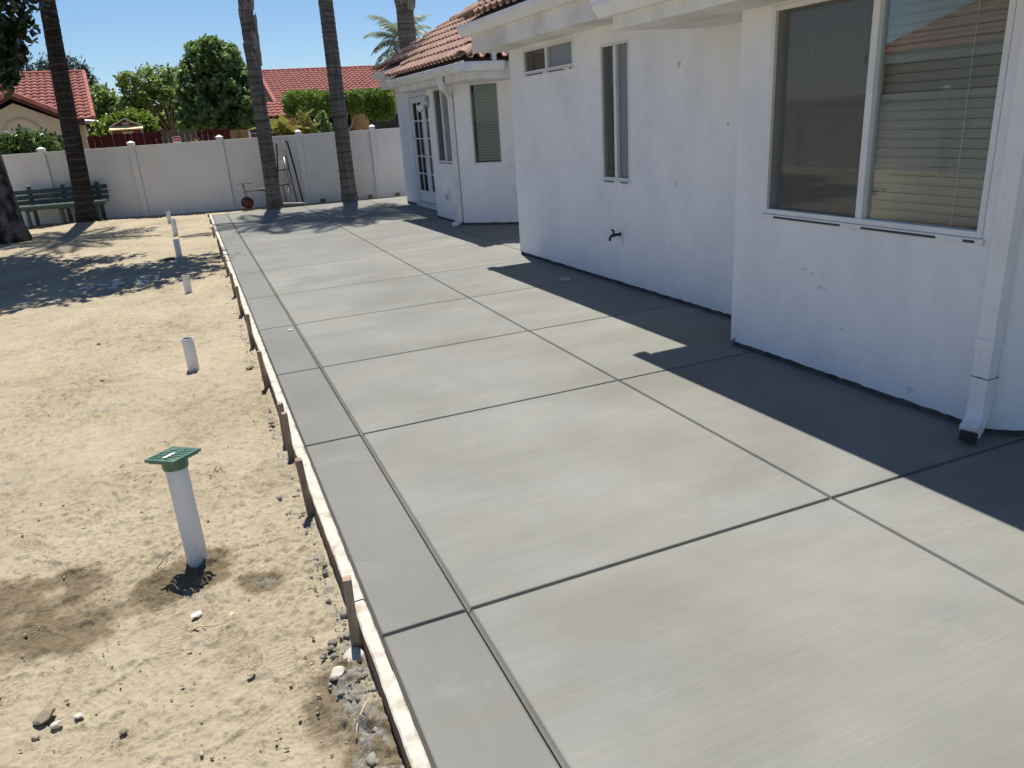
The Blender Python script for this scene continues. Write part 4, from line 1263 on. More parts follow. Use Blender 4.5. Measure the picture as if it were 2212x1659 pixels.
# ------------------------------------------------------------------ palms
def frond(rs, origin, az, el, L, droop, w, nl=46, hang=.5, lw=.022):
    V, F = [], []
    pts = []
    for k in range(11):
        t = k / 10
        e = el - droop * t ** 1.4
        if k == 0: p = Vector(origin)
        else: p = p + Vector((math.cos(az) * math.cos(e), math.sin(az) * math.cos(e), math.sin(e))) * (L / 10)
        pts.append(p.copy())
    side = Vector((-math.sin(az), math.cos(az), 0))
    n0 = 0
    for i in range(10):                                 # rachis
        a, b = pts[i], pts[i + 1]; r0 = .018 * (1 - i / 10) + .004
        V += [a - side * r0, a + side * r0, b + side * r0 * .9, b - side * r0 * .9]; F.append((n0, n0 + 1, n0 + 2, n0 + 3)); n0 += 4
    for k in range(nl):
        t = .12 + .88 * k / nl
        i = min(9, int(t * 10)); f = t * 10 - i
        p = pts[i].lerp(pts[i + 1], f); tg = (pts[i + 1] - pts[i]).normalized()
        ll = w * math.sin(math.pi * (.12 + .83 * t)) * rs.uniform(.8, 1.1)
        for s in (-1, 1):
            d = (side * s * .8 + tg * .55 + Vector((0, 0, -hang + rs.uniform(-.25, .3)))).normalized()
            e = p + d * ll; m = p + d * ll * .5 + Vector((0, 0, .02))
            q = tg * lw
            V += [p - q * .5, m - q, e, m + q]; F.append((n0, n0 + 1, n0 + 2, n0 + 3)); n0 += 4
    return V, F
def palm(name, x, y, H, r0, r1, mat, label, nf=18, fl=2.3, seed=1, boots=False, crown=True, wob=.02, fmat='frond', z0=None, flare=.05, lean=0.0):
    rs = random.Random(seed)
    o = empty(name, (x, y, gh(x, y) if z0 is None else z0))
    tag(o, label, 'palm tree')
    n = 20; vs, fs = [], []; z = -.1; k = 0
    zs = []; step = 0
    while z < H:
        d = rs.uniform(.085, .19)
        zs += [(z, 1.0), (z + d * .80, .985), (z + d * .86, 1.035), (z + d * .97, 1.035)]
        z += d
    ph = [rs.uniform(0, 6.28) for _ in range(4)]
    for (zz, sc) in zs:
        t = max(0, zz) / H
        r = (r0 + (r1 - r0) * min(1, t * 1.9) + flare * math.exp(-max(0, zz) / .16)) * sc
        ox, oy = lean * zz + wob * math.sin(zz * .9 + ph[0]) - wob * math.sin(ph[0]), wob * math.sin(zz * .7 + ph[1]) - wob * math.sin(ph[1])
        for q in range(n):
            a = 2 * math.pi * q / n
            rr = r * (1 + .015 * math.sin(3 * a + zz * 2) + rs.uniform(-.012, .012))
            vs.append((ox + rr * math.cos(a), oy + rr * math.sin(a), zz + .012 * math.sin(a * 2 + zz * 9)))
    m_ = len(zs)
    for i in range(m_ - 1):
        for q in range(n):
            fs.append((i * n + q, i * n + (q + 1) % n, (i + 1) * n + (q + 1) % n, (i + 1) * n + q))
    fs.append(tuple((m_ - 1) * n + q for q in range(n)))
    m = MB(); m.add(vs, fs); tr_ = m.build('trunk', MAT[mat], o)
    tr_.data.materials.append(MAT['palm_ring'])
    for i_, p_ in enumerate(tr_.data.polygons):
        if (i_ // n) % 4 == 2 or ((i_ // n) % 4 == 1 and (i_ * 31 % 7) < 4): p_.material_index = 1
    top = Vector((vs[-n][0] - r1, vs[-n][1], H))
    if boots:
        for k in range(60):
            zb = 2.75 + k * .075 + rs.uniform(-.05, .05); a = rs.uniform(0, 6.28) if k % 2 else -1.6 + rs.uniform(-1.2, 1.2)
            if zb > H - .3: break
            r = r1 * 1.03 + .004 + (zb - 2.7) * .006
            w_, h_ = rs.uniform(.06, .10), rs.uniform(.3, .5)
            u = Vector((math.cos(a), math.sin(a), 0)); s = Vector((-math.sin(a), math.cos(a), 0))
            P0 = u * r + Vector((lean * zb, 0, zb))
            fl_ = rs.uniform(.006, .03)
            q = [P0 - s * w_ * .8, P0 + s * w_ * .8, P0 + s * w_ + u * fl_ + Vector((0, 0, h_ * .7)), P0 + s * w_ * .3 + u * fl_ * 1.6 + Vector((0, 0, h_)), P0 - s * w_ * .7 + u * fl_ + Vector((0, 0, h_ * .85))]
            mm = MB(); mm.add(q + [p - u * .02 for p in q], [(0, 1, 2, 3, 4), (9, 8, 7, 6, 5)] + [(i, (i + 1) % 5, 5 + (i + 1) % 5, 5 + i) for i in range(5)])
            mm.build('boot', MAT['boot'], o)
    if crown:
        V, F = [], []
        for k in range(nf):
            az = 2 * math.pi * k * .382 + rs.uniform(-.2, .2); el = R(78) - R(95) * (k / nf) + rs.uniform(-.1, .1)
            v, f = frond(rs, top + Vector((0, 0, .05 - .25 * k / nf)), az, el, fl * rs.uniform(.85, 1.1), 1.3 + rs.uniform(-.2, .3), .5)
            b = len(V); V += [tuple(p) for p in v]; F += [tuple(i + b for i in q) for q in f]
        np_mesh('crown', V, F, MAT[fmat], o)
    return o
palm('palm_tree', -2.26, 19.28, 8.6, .195, .155, 'palm_dark', 'dark ringed palm trunk rising past the bench at the left', 16, 2.2, 3, lean=.062, wob=.01)
palm('palm_tree', 1.68, 18.30, 9.3, .165, .135, 'palm_grey', 'palm with peeling leaf bases on its trunk beside the tricycle', 9, 2.0, 4, boots=True, lean=.022, wob=.01)
palm('palm_tree', 3.37, 18.12, 9.6, .172, .152, 'palm_grey', 'smooth ringed palm trunk in front of the fence near the french door', 32, 2.3, 5, lean=.006, wob=.01)
bp = palm('palm_tree', 6.35, 22.2, 9.5, .25, .235, 'palm_grey', 'thick palm trunk rising behind the tile roof hip', 16, 2.6, 6, z0=-.05)
m = MB(); rs = random.Random(9)
for k in range(9):
    a = k * .7 + .2; u = Vector((math.cos(a), math.sin(a), 0)); s = Vector((-math.sin(a), math.cos(a), 0)); zb = 4.62 + rs.uniform(-.05, .12)
    q = [u * .235 - s * .11 + Vector((0, 0, zb)), u * .235 + s * .11 + Vector((0, 0, zb)), u * .33 + s * .14 + Vector((0, 0, zb + .55)), u * .33 - s * .14 + Vector((0, 0, zb + .55))]
    m.add(q + [p * 1 - u * .05 for p in q], [(0, 1, 2, 3), (7, 6, 5, 4), (0, 1, 5, 4), (1, 2, 6, 5), (2, 3, 7, 6), (3, 0, 4, 7)])
m.build('boot_collar', MAT['boot'], bp)
palm('far_palm_tree', 9.15, 33.2, 4.95, .15, .13, 'palm_grey', 'distant feathery palm crown showing either side of the thick palm trunk', 26, 1.7, 12, fmat='frond_pale', z0=-.05)

# ------------------------------------------------------------------ leaf clouds
def leaf_cloud(name, blobs, n, size, mat, parent, seed, elong=2.0, shell=.62, flat=0.0, droop=0.0, boxy=1.0, clump=0.0):
    r_ = np.random.default_rng(seed)
    vol = np.array([b[1][0] * b[1][1] * b[1][2] for b in blobs]) ** .75
    cnt = np.maximum(1, (n * vol / vol.sum()).astype(int))
    C = []
    for (c, rad), k in zip(blobs, cnt):
        d = r_.normal(size=(k, 3)); d /= np.linalg.norm(d, axis=1, keepdims=True)
        if boxy != 1.0: d = np.sign(d) * np.abs(d) ** boxy; d /= np.maximum(np.abs(d).max(1, keepdims=True), np.linalg.norm(d, axis=1, keepdims=True) * .82)
        rr = np.where(r_.random(k) < shell, r_.uniform(.80, 1.06, k), r_.random(k) ** .5)
        if boxy == 1.0: rr = np.where(r_.random(k) < .13, r_.uniform(1.0, 1.38, k), rr)      # stray sprays beyond the outline
        lump = 1 + .16 * np.sin(d[:, 0] * 7 + c[0] * 3) * np.sin(d[:, 1] * 6 + c[1]) * np.sin(d[:, 2] * 8 + c[2] * 2)
        C.append(np.array(c) + d * (rr * lump)[:, None] * np.array(rad))
    C = np.concatenate(C); k = len(C)
    if clump:                                           # pull leaves toward twig ends so that gaps open between sprays
        nc = max(12, k // 42)
        cc = C[r_.choice(k, nc, replace=False)]
        own = r_.integers(0, nc, k)
        for s0 in range(0, k, 2000):
            d2 = ((C[s0:s0 + 2000, None, :] - cc[None]) ** 2).sum(-1)
            own[s0:s0 + 2000] = d2.argmin(1)
        off = C - cc[own]
        C = cc[own] + off * (1 - clump)
        C = C + ((own * 7919 % 101) / 101 - .5)[:, None] * .12 * np.array([1, 1, .6])
    a = r_.normal(size=(k, 3)); a[:, 2] = a[:, 2] * (1 - flat) - droop; a /= np.linalg.norm(a, axis=1, keepdims=True)
    b = np.cross(a, r_.normal(size=(k, 3))); b /= np.linalg.norm(b, axis=1, keepdims=True)
    nn = np.cross(a, b)
    s = size * r_.uniform(.65, 1.25, (k, 1))
    V = np.empty((k, 6, 3))
    V[:, 0] = C - a * s; V[:, 1] = C - a * s * .2 + b * s / elong + nn * s * .12; V[:, 2] = C + a * s * .45 + b * s / elong * .7 + nn * s * .10
    V[:, 3] = C + a * s; V[:, 4] = C + a * s * .45 - b * s / elong * .7 + nn * s * .10; V[:, 5] = C - a * s * .2 - b * s / elong + nn * s * .12
    i = np.arange(k)[:, None] * 6
    F = np.concatenate([i + np.array([[0, 1, 2, 3]]), i + np.array([[0, 3, 4, 5]])])
    return np_mesh(name, V.reshape(-1, 3), F, mat, parent)
def limbs(parent, paths, mat, name='trunk'):
    m = MB()
    for pts, r in paths: m.tube(pts, r, 10)
    return m.build(name, mat, parent, True)

# tree at the left edge: leaning mottled trunk, wide crown mostly above the frame
lt_ = empty('yard_tree', (-3.32, 16.85, gh(-3.32, 16.85)))
tag(lt_, 'shade tree with mottled trunk at the left edge, dark leaves hanging overhead', 'tree')
limbs(lt_, [([(0.03, 0, -.1), (0.02, 0, .25), (0, .02, 1.0), (-.03, .03, 1.9), (-.1, 0, 2.8), (-.1, -.4, 3.8), (.3, -1.2, 4.8)], [.36, .28, .25, .24, .2, .15, .10]),
             ([(-.1, -.4, 3.8), (.9, -1.8, 5.0), (2.2, -3.0, 5.6), (3.0, -3.3, 5.7)], [.13, .09, .05, .02]),
             ([(-.2, -.1, 3.0), (-.3, -1.5, 4.4), (.2, -3.0, 5.4), (1.0, -4.2, 5.8)], [.12, .09, .05, .02]),
             ([(-.25, 0, 2.8), (-1.2, -.6, 4.2), (-1.8, -1.4, 5.3)], [.12, .08, .03]),
             ([(-.3, -1.5, 4.4), (.2, -2.4, 4.1), (.7, -3.0, 3.4)], [.06, .04, .015])], MAT['treebark'])
BL = [((1.12, -3.0, 3.75), (.62, .6, .75)), ((.95, -2.8, 3.05), (.5, .7, .55)), ((.55, -2.7, 3.2), (.6, .8, .75)), ((1.2, -3.2, 4.4), (.7, .7, .5)), ((-.5, -2.6, 3.6), (.9, .9, 1.1)),
      ((.8, -3.4, 5.4), (1.3, 1.1, .55)), ((1.9, -3.5, 5.6), (1.1, 1.0, .5)), ((2.9, -3.5, 5.7), (.85, .8, .4)), ((3.6, -3.7, 5.7), (.45, .5, .22)), ((3.5, -2.7, 5.8), (.5, .45, .2)), ((1.6, -4.6, 5.6), (1.2, .6, .4)), ((2.9, -4.4, 5.6), (.7, .45, .25)), ((.3, -4.4, 5.4), (1.0, .8, .4)), ((-.8, -3.8, 5.6), (1.2, 1.2, .7)), ((-1.5, -1.5, 6), (1.5, 1.4, 1.0)), ((.2, -1.0, 6.2), (1.4, 1.2, .8)), ((1.8, -1.6, 6.3), (.9, .5, .35))]
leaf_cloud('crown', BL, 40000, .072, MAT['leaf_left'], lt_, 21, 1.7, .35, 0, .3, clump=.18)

# ------------------------------------------------------------------ plants and trees behind the fence
def tree(name, x, y, blobs, n, size, mat, label, trunk_r=.12, seed=1, h=1.8, elong=2.0, shell=.6, cat='tree', droop=.0, bark='twig', boxy=1.0, trunk=True, clump=.26):
    o = empty(name, (x, y, -.03))
    tag(o, label, cat)
    if trunk:
        ps = [([(0, 0, -.1), (.03, .02, h * .5), (.0, .0, h)], [trunk_r, trunk_r * .85, trunk_r * .7])]
        for (c, rad) in blobs:
            ps.append(([(0, 0, h * .85), (c[0] * .55, c[1] * .55, (h + c[2]) / 2), (c[0], c[1], c[2])], [trunk_r * .55, trunk_r * .35, trunk_r * .12]))
        limbs(o, ps, MAT[bark])
    leaf_cloud('crown', blobs, n, size, MAT[mat], o, seed, elong, shell, 0, droop, boxy, clump)
    return o
rs = random.Random(77)
BT = [((.1, 0, 3.75), (.62, .7, .50)), ((-.35, .1, 3.0), (.66, .7, .55)), ((.55, 0, 2.95), (.6, .7, .6)), ((-.7, .1, 2.35), (.5, .6, .45)), ((.75, -.1, 2.2), (.45, .5, .5)), ((.0, -.2, 2.15), (.6, .5, .45))]
for k in range(46):
    a_ = rs.uniform(0, 6.28); t_ = rs.uniform(0, 1); zz = 1.85 + 2.4 * t_; rr_ = (1.16 - .62 * t_ ** 1.6) * rs.uniform(.7, 1.15)
    BT.append(((rr_ * math.cos(a_), rr_ * .8 * math.sin(a_), zz), (rs.uniform(.16, .32), .3, rs.uniform(.12, .24))))
tree('broadleaf_tree', 1.25, 26.2, BT, 21000, .09, 'leaf_dark', 'large dark glossy green tree behind the fence, left of the peeling palm', .11, 31, 1.8, 2.1, .55, 'tree', .15)
LT2 = [((-.9, 0, 3.2), (.45, .6, .4)), ((-.2, 0, 3.65), (.65, .7, .45)), ((.6, .1, 3.5), (.65, .6, .55)), ((-1.2, 0, 2.6), (.35, .5, .35)), ((.4, 0, 2.6), (.4, .5, .4)), ((-.5, 0, 2.9), (.4, .5, .35))]
for k in range(22):
    a_ = rs.uniform(0, 6.28); LT2.append(((-.2 + 1.25 * math.cos(a_) * rs.uniform(.6, 1.05), .7 * math.sin(a_), rs.uniform(2.3, 4.15) - .3 * abs(math.cos(a_))), (rs.uniform(.2, .38), .3, rs.uniform(.14, .28))))
tree('broadleaf_tree', -.25, 31, LT2, 9000, .085, 'leaf_mid', 'lighter airy green tree showing left of the large dark tree', .10, 32, 2.0, 2.4, .45, 'tree', .35)
tree('broadleaf_tree', -2.95, 38, [((.0, 0, 3.35), (.75, .8, .6)), ((.35, 0, 2.7), (.6, .7, .7)), ((-.3, 0, 2.5), (.7, .7, .7))], 5000, .11, 'leaf_mid', 'green tree just right of the red roofed house at the left', .12, 33, 1.8)
tree('broadleaf_tree', -2.2, 52, [((.0, 0, 3.1), (1.0, .8, .8)), ((.9, 0, 2.6), (.9, .7, .7))], 3000, .15, 'leaf_mid', 'small far tree in the gap between the houses', .12, 39, 1.8)
tree('citrus_tree', -1.42, 26.4, [((.0, 0, 2.15), (.62, .6, .40)), ((-.5, 0, 1.95), (.42, .5, .4)), ((.45, .1, 2.1), (.38, .5, .40)), ((-.1, -.2, 1.6), (.7, .5, .5))], 8000, .06, 'leaf_citrus', 'bright yellow-green citrus tree behind the small red shed', .07, 34, 1.3, 1.8, .6)
tree('conifer_tree', -5.0, 46, [((-1.0, 0, 4.9), (1.1, .9, .9)), ((.3, 0, 5.2), (1.0, .9, .75)), ((1.1, 0, 4.7), (.5, .6, .6)), ((-2.1, 0, 4.9), (.8, .8, .8)), ((.4, 0, 4.2), (1.4, .9, .8))], 9000, .10, 'needle', 'dark pine crown behind the ridge of the left house', .2, 35, 3.5, 4.0, .5)
tree('hedge', -3.35, 21.3, [((.42, 0, 1.55), (.36, .35, .40)), ((.0, 0, 1.6), (.45, .35, .42)), ((-.5, 0, 1.6), (.45, .35, .38)), ((-1.0, 0, 1.55), (.5, .35, .4)), ((.0, 0, 1.0), (.9, .35, .6))], 11000, .055, 'leaf_hedge', 'glossy green hedge behind the fence at the far left', .04, 36, .9, 1.9, .75, 'hedge', clump=.12)
# cloud-clipped tree with three pads
tp_ = empty('topiary_tree', (4.45, 24.2, -.03))
tag(tp_, 'clipped topiary tree with three rounded green pads on bare pale stems', 'tree')
PADS = [((-.92, 0, 2.40), (.56, .5, .34)), ((-.08, .1, 2.36), (.50, .45, .33)), ((.75, 0, 2.36), (.50, .5, .32)), ((1.32, -.05, 2.28), (.42, .45, .42)), ((1.40, -.05, 2.08), (.32, .35, .28))]
limbs(tp_, [([(.0, 0, -.1), (.02, 0, .7), (.05, 0, 1.35)], [.085, .07, .065]), ([(.05, 0, 1.35), (-.25, 0, 1.6), (-.55, 0, 2.15), (-.75, 0, 2.4)], [.05, .035, .03, .02]), ([(.05, 0, 1.3), (.18, -.1, 1.65), (.28, -.15, 2.05), (.42, -.1, 2.2)], [.05, .035, .03, .02]), ([(.1, 0, 1.4), (.35, -.1, 1.65), (.52, -.15, 1.98), (.85, -.1, 2.15)], [.045, .035, .03, .02]), ([(.28, -.15, 1.9), (.2, -.15, 2.15)], [.025, .012])], MAT['branch_pale'])
leaf_cloud('foliage_pad', PADS, 24000, .042, MAT['leaf_top'], tp_, 41, 2.2, .8, 0, .2, .8)
# fountain-like yellow-green shrub, bamboo clump, spiky plant
sh = empty('fan_shrub', (2.85, 23.2, -.03)); tag(sh, 'yellow-green arching palm-like shrub behind the fence beside the peeling palm', 'shrub')
V, F = [], []; rs = random.Random(14)
for k in range(30):
    v, f = frond(rs, (rs.uniform(-.12, .12), rs.uniform(-.1, .1), .95), rs.uniform(0, 6.28), R(rs.uniform(66, 89)), rs.uniform(.9, 1.65), rs.uniform(.9, 1.8), .26, 40, .3, .03)
    b = len(V); V += [tuple(p) for p in v]; F += [tuple(i + b for i in q) for q in f]
np_mesh('fronds', V, F, MAT['leaf_yellow'], sh)
leaf_cloud('undergrowth', [((.1, .3, 1.3), (.45, .3, .5))], 1200, .05, MAT['leaf_mid'], sh, 44, 2.4, .4)
bm_ = empty('bamboo_clump', (3.22, 22.6, -.03)); tag(bm_, 'bright yellow upright clump of stems behind the fence post right of the peeling palm', 'shrub')
m = MB()
for k in range(16):
    a, b = rs.uniform(-.10, .12), rs.uniform(-.1, .1)
    m.tube([(a, b, 0), (a * 1.15, b, 1.0), (a * 1.3 + rs.uniform(-.03, .03), b, rs.uniform(1.75, 2.1))], [.018, .016, .006], 5)
m.build('stems', simple('yellow_stem', (.45, .34, .04), (.52, .42, .08), 5, .6), bm_)
leaf_cloud('leaves', [((0, 0, 1.85), (.2, .15, .35)), ((.1, 0, 1.5), (.18, .15, .35))], 700, .05, MAT['leaf_yellow'], bm_, 45, 3.5, .4)
tree('leafy_shrub', 3.75, 23.0, [((.0, 0, 1.5), (.26, .25, .45)), ((.05, 0, 1.9), (.15, .2, .25))], 1500, .045, 'leaf_dark', 'small dark leafy shrub right of the yellow stems', .02, 46, 1.3, 1.9, .4, 'shrub')
sp = empty('spiky_plant', (.36, 21.6, 1.40)); tag(sp, 'small spiky rosette plant peeking over the fence before the red boards', 'plant')
m = MB()
for k in range(26):
    a = rs.uniform(0, 6.28); e = rs.uniform(.2, 1.4); l_ = rs.uniform(.18, .32)
    u = Vector((math.cos(a) * math.cos(e), math.sin(a) * math.cos(e), math.sin(e))); s = Vector((-math.sin(a), math.cos(a), 0)) * .008
    p1 = u * l_ * .6 + Vector((0, 0, .05)); p2 = u * l_ + Vector((0, 0, -.04 * math.cos(e)))
    m.add([Vector((0, 0, .05)) - s, Vector((0, 0, .05)) + s, p1 + s * .9, p2, p1 - s * .9], [(0, 1, 2, 3, 4)])
m.build('leaves', MAT['leaf_yellow'], sp)
MB().lathe([(.0, -1.42), (.04, -1.42), (.035, -.4), (.05, .06), (0, .08)], (0, 0, 0), 10).build('stem', MAT['twig'], sp, True)

# ------------------------------------------------------------------ neighbouring houses
def tiled(parent, P, U, W_, nu, nv, mat, amp=.05, skew=(0.0, 0.0), name='roof_tiles', clip=None):
    # corrugated tile field: P lower-left corner, U along the eave, W_ up the slope; skew narrows the ends toward the top
    P, U, W_ = (np.array(a, float) for a in (P, U, W_))
    n = np.cross(U, W_); n /= np.linalg.norm(n)
    if n[2] < 0: n = -n
    s = np.linspace(0, 1, nu * 6 + 1)
    prof = amp * np.abs(np.sin(np.pi * s * nu)) ** .8
    V, F = [], []
    k = len(s); rg_ = np.random.default_rng(nu * 31 + nv)
    for r in range(nv):
        for (t, lift) in ((r / nv, .045), ((r + 1) / nv + .3 / nv * 0, .012)):
            a, b = skew[0] * t, 1 - skew[1] * t
            ss = np.clip(s, a, b)
            jit = np.repeat(rg_.uniform(-.006, .006, nu), 6); jit = np.append(jit, jit[-1])
            V.append(P + ss[:, None] * U + t * W_ + (prof + lift + (jit if lift > .02 else 0))[:, None] * n)
        # front edge
        V.append(P + np.clip(s, skew[0] * r / nv, 1 - skew[1] * r / nv)[:, None] * U + (r / nv) * W_ + (prof * .9 - .005)[:, None] * n)
    V = np.concatenate(V)
    for r in range(nv):
        o = r * 3 * k
        i = np.arange(k - 1)
        F.append(np.stack([o + i, o + i + 1, o + k + i + 1, o + k + i], 1)); F.append(np.stack([o + 2 * k + i, o + 2 * k + i + 1, o + i + 1, o + i], 1))
    ob = np_mesh(name, V, np.concatenate(F), MAT[mat], parent)
    ob['kind'] = 'stuff'
    return ob
def ridge_row(parent, p, q, n, mat, r=.10, name='ridge_tiles'):
    p, q = Vector(p), Vector(q); t = (q - p) / n; m = MB()
    for k in range(n):
        m.tube([p + t * k, p + t * (k + 1.12)], [r, r * .86], 8)
    o = m.build(name, MAT[mat], parent); o['kind'] = 'stuff'
    return o

lh = empty('left_neighbour_house', (-2.6, 30, 0), R(4.6))
tag(lh, 'beige neighbour house with red tile roof and arched window at the far left', 'house')
MB().box(-8.0, -.35, .45, 9.5, -.1, 2.42).build('wall', MAT['beige'], lh)
MB().box(-.9, -.62, .30, .449, -.1, 2.4).build('pilaster', MAT['beige_dark'], lh)
g = MB(); gx, hwid = -2.12, 1.3; GY = -.75
g.add([(gx - hwid, GY, -.1), (gx + hwid, GY, -.1), (gx + hwid, GY, 2.38), (gx, GY, 3.0), (gx - hwid, GY, 2.38), (gx - hwid, 1.5, -.1), (gx + hwid, 1.5, -.1), (gx + hwid, 1.5, 2.38), (gx, 1.5, 3.0), (gx - hwid, 1.5, 2.38)],
      [(0, 1, 2, 3, 4), (9, 8, 7, 6, 5), (1, 6, 7, 2), (0, 4, 9, 5), (2, 7, 8, 3), (3, 8, 9, 4)])
g.build('gable_wall', MAT['beige'], lh)
tiled(lh, (-8.4, -.05, 2.40), (8.4, 0, 0), (0, 5.05, 1.82), 38, 15, 'tile_red', .05)
rf = MB(); rf.add([(-8.4, -.05, 2.36), (0, -.05, 2.36), (0, 5, 4.17), (-8.4, 5, 4.17), (-8.4, 10, 2.36), (0, 10, 2.36)], [(0, 1, 2, 3), (3, 2, 5, 4)]); rf.build('roof', MAT['deck'], lh)
v_ = MB(); v_.add([(-.02, .1, 2.2), (-.02, 10, 2.2), (-.02, 5, 4.15), (-.35, .1, 2.2), (-.35, 10, 2.2), (-.35, 5, 4.15)], [(0, 1, 2), (5, 4, 3)]); v_.build('end_wall', MAT['fascia_brown'], lh)
ridge_row(lh, (-8.4, 5, 4.26), (.03, 5, 4.26), 20, 'tile_red')
ridge_row(lh, (.02, -.08, 2.47), (.02, 5.0, 4.27), 15, 'tile_red', .08)
MB().box(-8.4, .02, -.10, -.05, 2.26, 2.42).build('fascia', MAT['fascia_brown'], lh)
m = MB(); m.tube([(-.25, -.12, 2.36), (.14, -.22, 2.30)], [.07, .08], 10); m.build('gutter_end', MAT['steel'], lh)
# cross gable roof
for s in (-1, 1):
    U = (0, 3.05, 0)
    tiled(lh, (gx + s * 1.52, GY - .3, 2.40), U, (-s * 1.52, 0, .80), 14, 5, 'tile_red', .05)
    d = MB(); d.add([(gx + s * 1.52, GY - .3, 2.38), (gx + s * 1.52, 2.0, 2.38), (gx, 2.0, 3.18), (gx, GY - .3, 3.18)], [(0, 1, 2, 3)]); d.build('gable_roof', MAT['deck'], lh)
    d = MB(); d.bar((gx + s * 1.55, GY - .32, 2.33), (gx, GY - .32, 3.15), .05, .15, (0, -1, 0)); d.build('barge_board', MAT['fascia_brown'], lh)
    ridge_row(lh, (gx + s * 1.55, GY - .3, 2.48), (gx, GY - .3, 3.29), 5, 'tile_red', .10)
    ridge_row(lh, (gx + s * 1.5, .2, 2.6), (gx, 2.05, 3.28), 6, 'tile_red', .09)
# arched window
m = MB(); n = 20
for (r0, r1, o0, o1, nm, mat) in ((.50, .56, GY - .03, GY - .001, 'arch_trim', 'beige_dark'),):
    vs, fs = [], []
    for k in range(n + 1):
        a = math.pi * k / n
        for (r, y) in ((r0, o0), (r1, o0), (r1, GY - .001), (r0, GY - .001)): vs.append((gx + .05 + r * math.cos(a), y, 2.0 + r * math.sin(a)))
    for k in range(n):
        for q in range(4): fs.append((k * 4 + q, k * 4 + (q + 1) % 4, k * 4 + 4 + (q + 1) % 4, k * 4 + 4 + q))
    m.add(vs, fs); m.build(nm, MAT[mat], lh)
m = MB(); m.add([(gx + .05, GY - .01, 2.0)] + [(gx + .05 + .30 * math.cos(math.pi * k / n), GY - .01, 2.0 + .30 * math.sin(math.pi * k / n)) for k in range(n + 1)] + [(gx - .25, GY - .01, 1.0), (gx + .35, GY - .01, 1.0)], [(0, k + 1, k + 2) for k in range(n)] + [(1, 0, n + 1, n + 2, n + 3)])
w_ = m.build('arched_window', simple('pale_glass', (.42, .47, .52), None, 3, .15, .6), lh)
m = MB()
for a in (.25, .5, .75): m.bar((gx + .05, GY - .03, 2.0), (gx + .05 + .3 * math.cos(math.pi * a), GY - .03, 2.0 + .3 * math.sin(math.pi * a)), .015, .015, (0, 1, 0))
m.bar((gx - .26, GY - .03, 2.0), (gx + .36, GY - .03, 2.0), .02, .02, (0, 1, 0)); m.build('glazing_bar', MAT['white'], w_)

# house across the road, behind the fence
mh = empty('far_neighbour_house', (4.4, 36, 0), R(0))
tag(mh, 'tan house with long red tile roof and dark garage door beyond the fence', 'house')
MB().box(.1, 12, .5, 11, -.1, 2.75).build('wall', MAT['brownwall'], mh)
rf = MB(); rf.add([(-.35, -.05, 2.72), (12, -.05, 2.72), (12, 5.3, 4.38), (-.35, 5.3, 4.38), (-.35, 10.6, 2.72), (12, 10.6, 2.72)], [(0, 1, 2, 3), (3, 2, 5, 4)]); rf.build('roof', MAT['deck'], mh)
tiled(mh, (-.35, -.05, 2.78), (11, 0, 0), (0, 5.35, 1.66), 46, 15, 'tile_red', .05)
ridge_row(mh, (-.45, 5.3, 4.47), (8.2, 5.3, 4.47), 22, 'tile_red', .10)
ridge_row(mh, (-.36, -.08, 2.84), (-.36, 5.3, 4.5), 15, 'tile_red', .09)
m = MB(); m.bar((-.40, -.05, 2.62), (-.40, 5.3, 4.28), .05, .20); m.build('barge_board', MAT['fascia_brown'], mh)
m = MB(); m.add([(-.05, .5, 2.6), (-.05, 10, 2.6), (-.05, 5.3, 4.3), (.1, .5, 2.6), (.1, 10, 2.6), (.1, 5.3, 4.3)], [(0, 1, 2), (5, 4, 3), (0, 2, 5, 3), (0, 3, 4, 1)]); m.build('end_wall', MAT['fascia_brown'], mh)
# garage wing coming forward at the right
MB().box(2.9, 7.5, -3.2, .49, -.1, 2.62).build('garage_wall', MAT['ochre'], mh)
gd = MB(); gd.box(2.95, 7.3, -3.26, -3.201, -.1, 2.02); gd = gd.build('garage_door', MAT['garage'], mh)
for k in range(4):
    MB().box(3.0, 7.25, -3.285, -3.261, .02 + k * .5, .48 + k * .5).build('panel', MAT['garage'], gd, bevel=.02)
MB().box(.6, 2.89, .42, .499, -.1, 2.2).build('porch_shade_panel', MAT['dark'], mh)  # flat dark panel on the wall, stands in for shade inside the porch
tiled(mh, (2.7, -3.55, 2.62), (0, 6.4, 0), (2.4, 0, .95), 26, 7, 'tile_red', .05)
m = MB(); m.add([(2.7, -3.55, 2.56), (2.7, 3, 2.56), (5.1, 3, 3.52), (5.1, -3.55, 3.52), (7.5, -3.55, 2.56), (7.5, 3, 2.56)], [(0, 1, 2, 3), (3, 2, 5, 4)]); m.build('garage_roof', MAT['deck'], mh)
m = MB(); m.add([(2.85, -3.19, 2.5), (7.4, -3.19, 2.5), (5.1, -3.19, 3.45)], [(0, 1, 2)]); m.build('garage_gable', MAT['ochre'], mh)
m = MB(); m.bar((2.65, -3.58, 2.48), (5.1, -3.58, 3.45), .06, .18, (0, -1, 0)); m.build('garage_barge_board', MAT['fascia_brown'], mh)
ridge_row(mh, (2.7, -3.55, 2.70), (5.1, -3.55, 3.62), 7, 'tile_red', .10)
m = MB(); m.tube([(2.6, .6, 2.95), (2.6, .6, 3.35)], .05, 8); m.build('vent_pipe', MAT['fascia_brown'], mh)
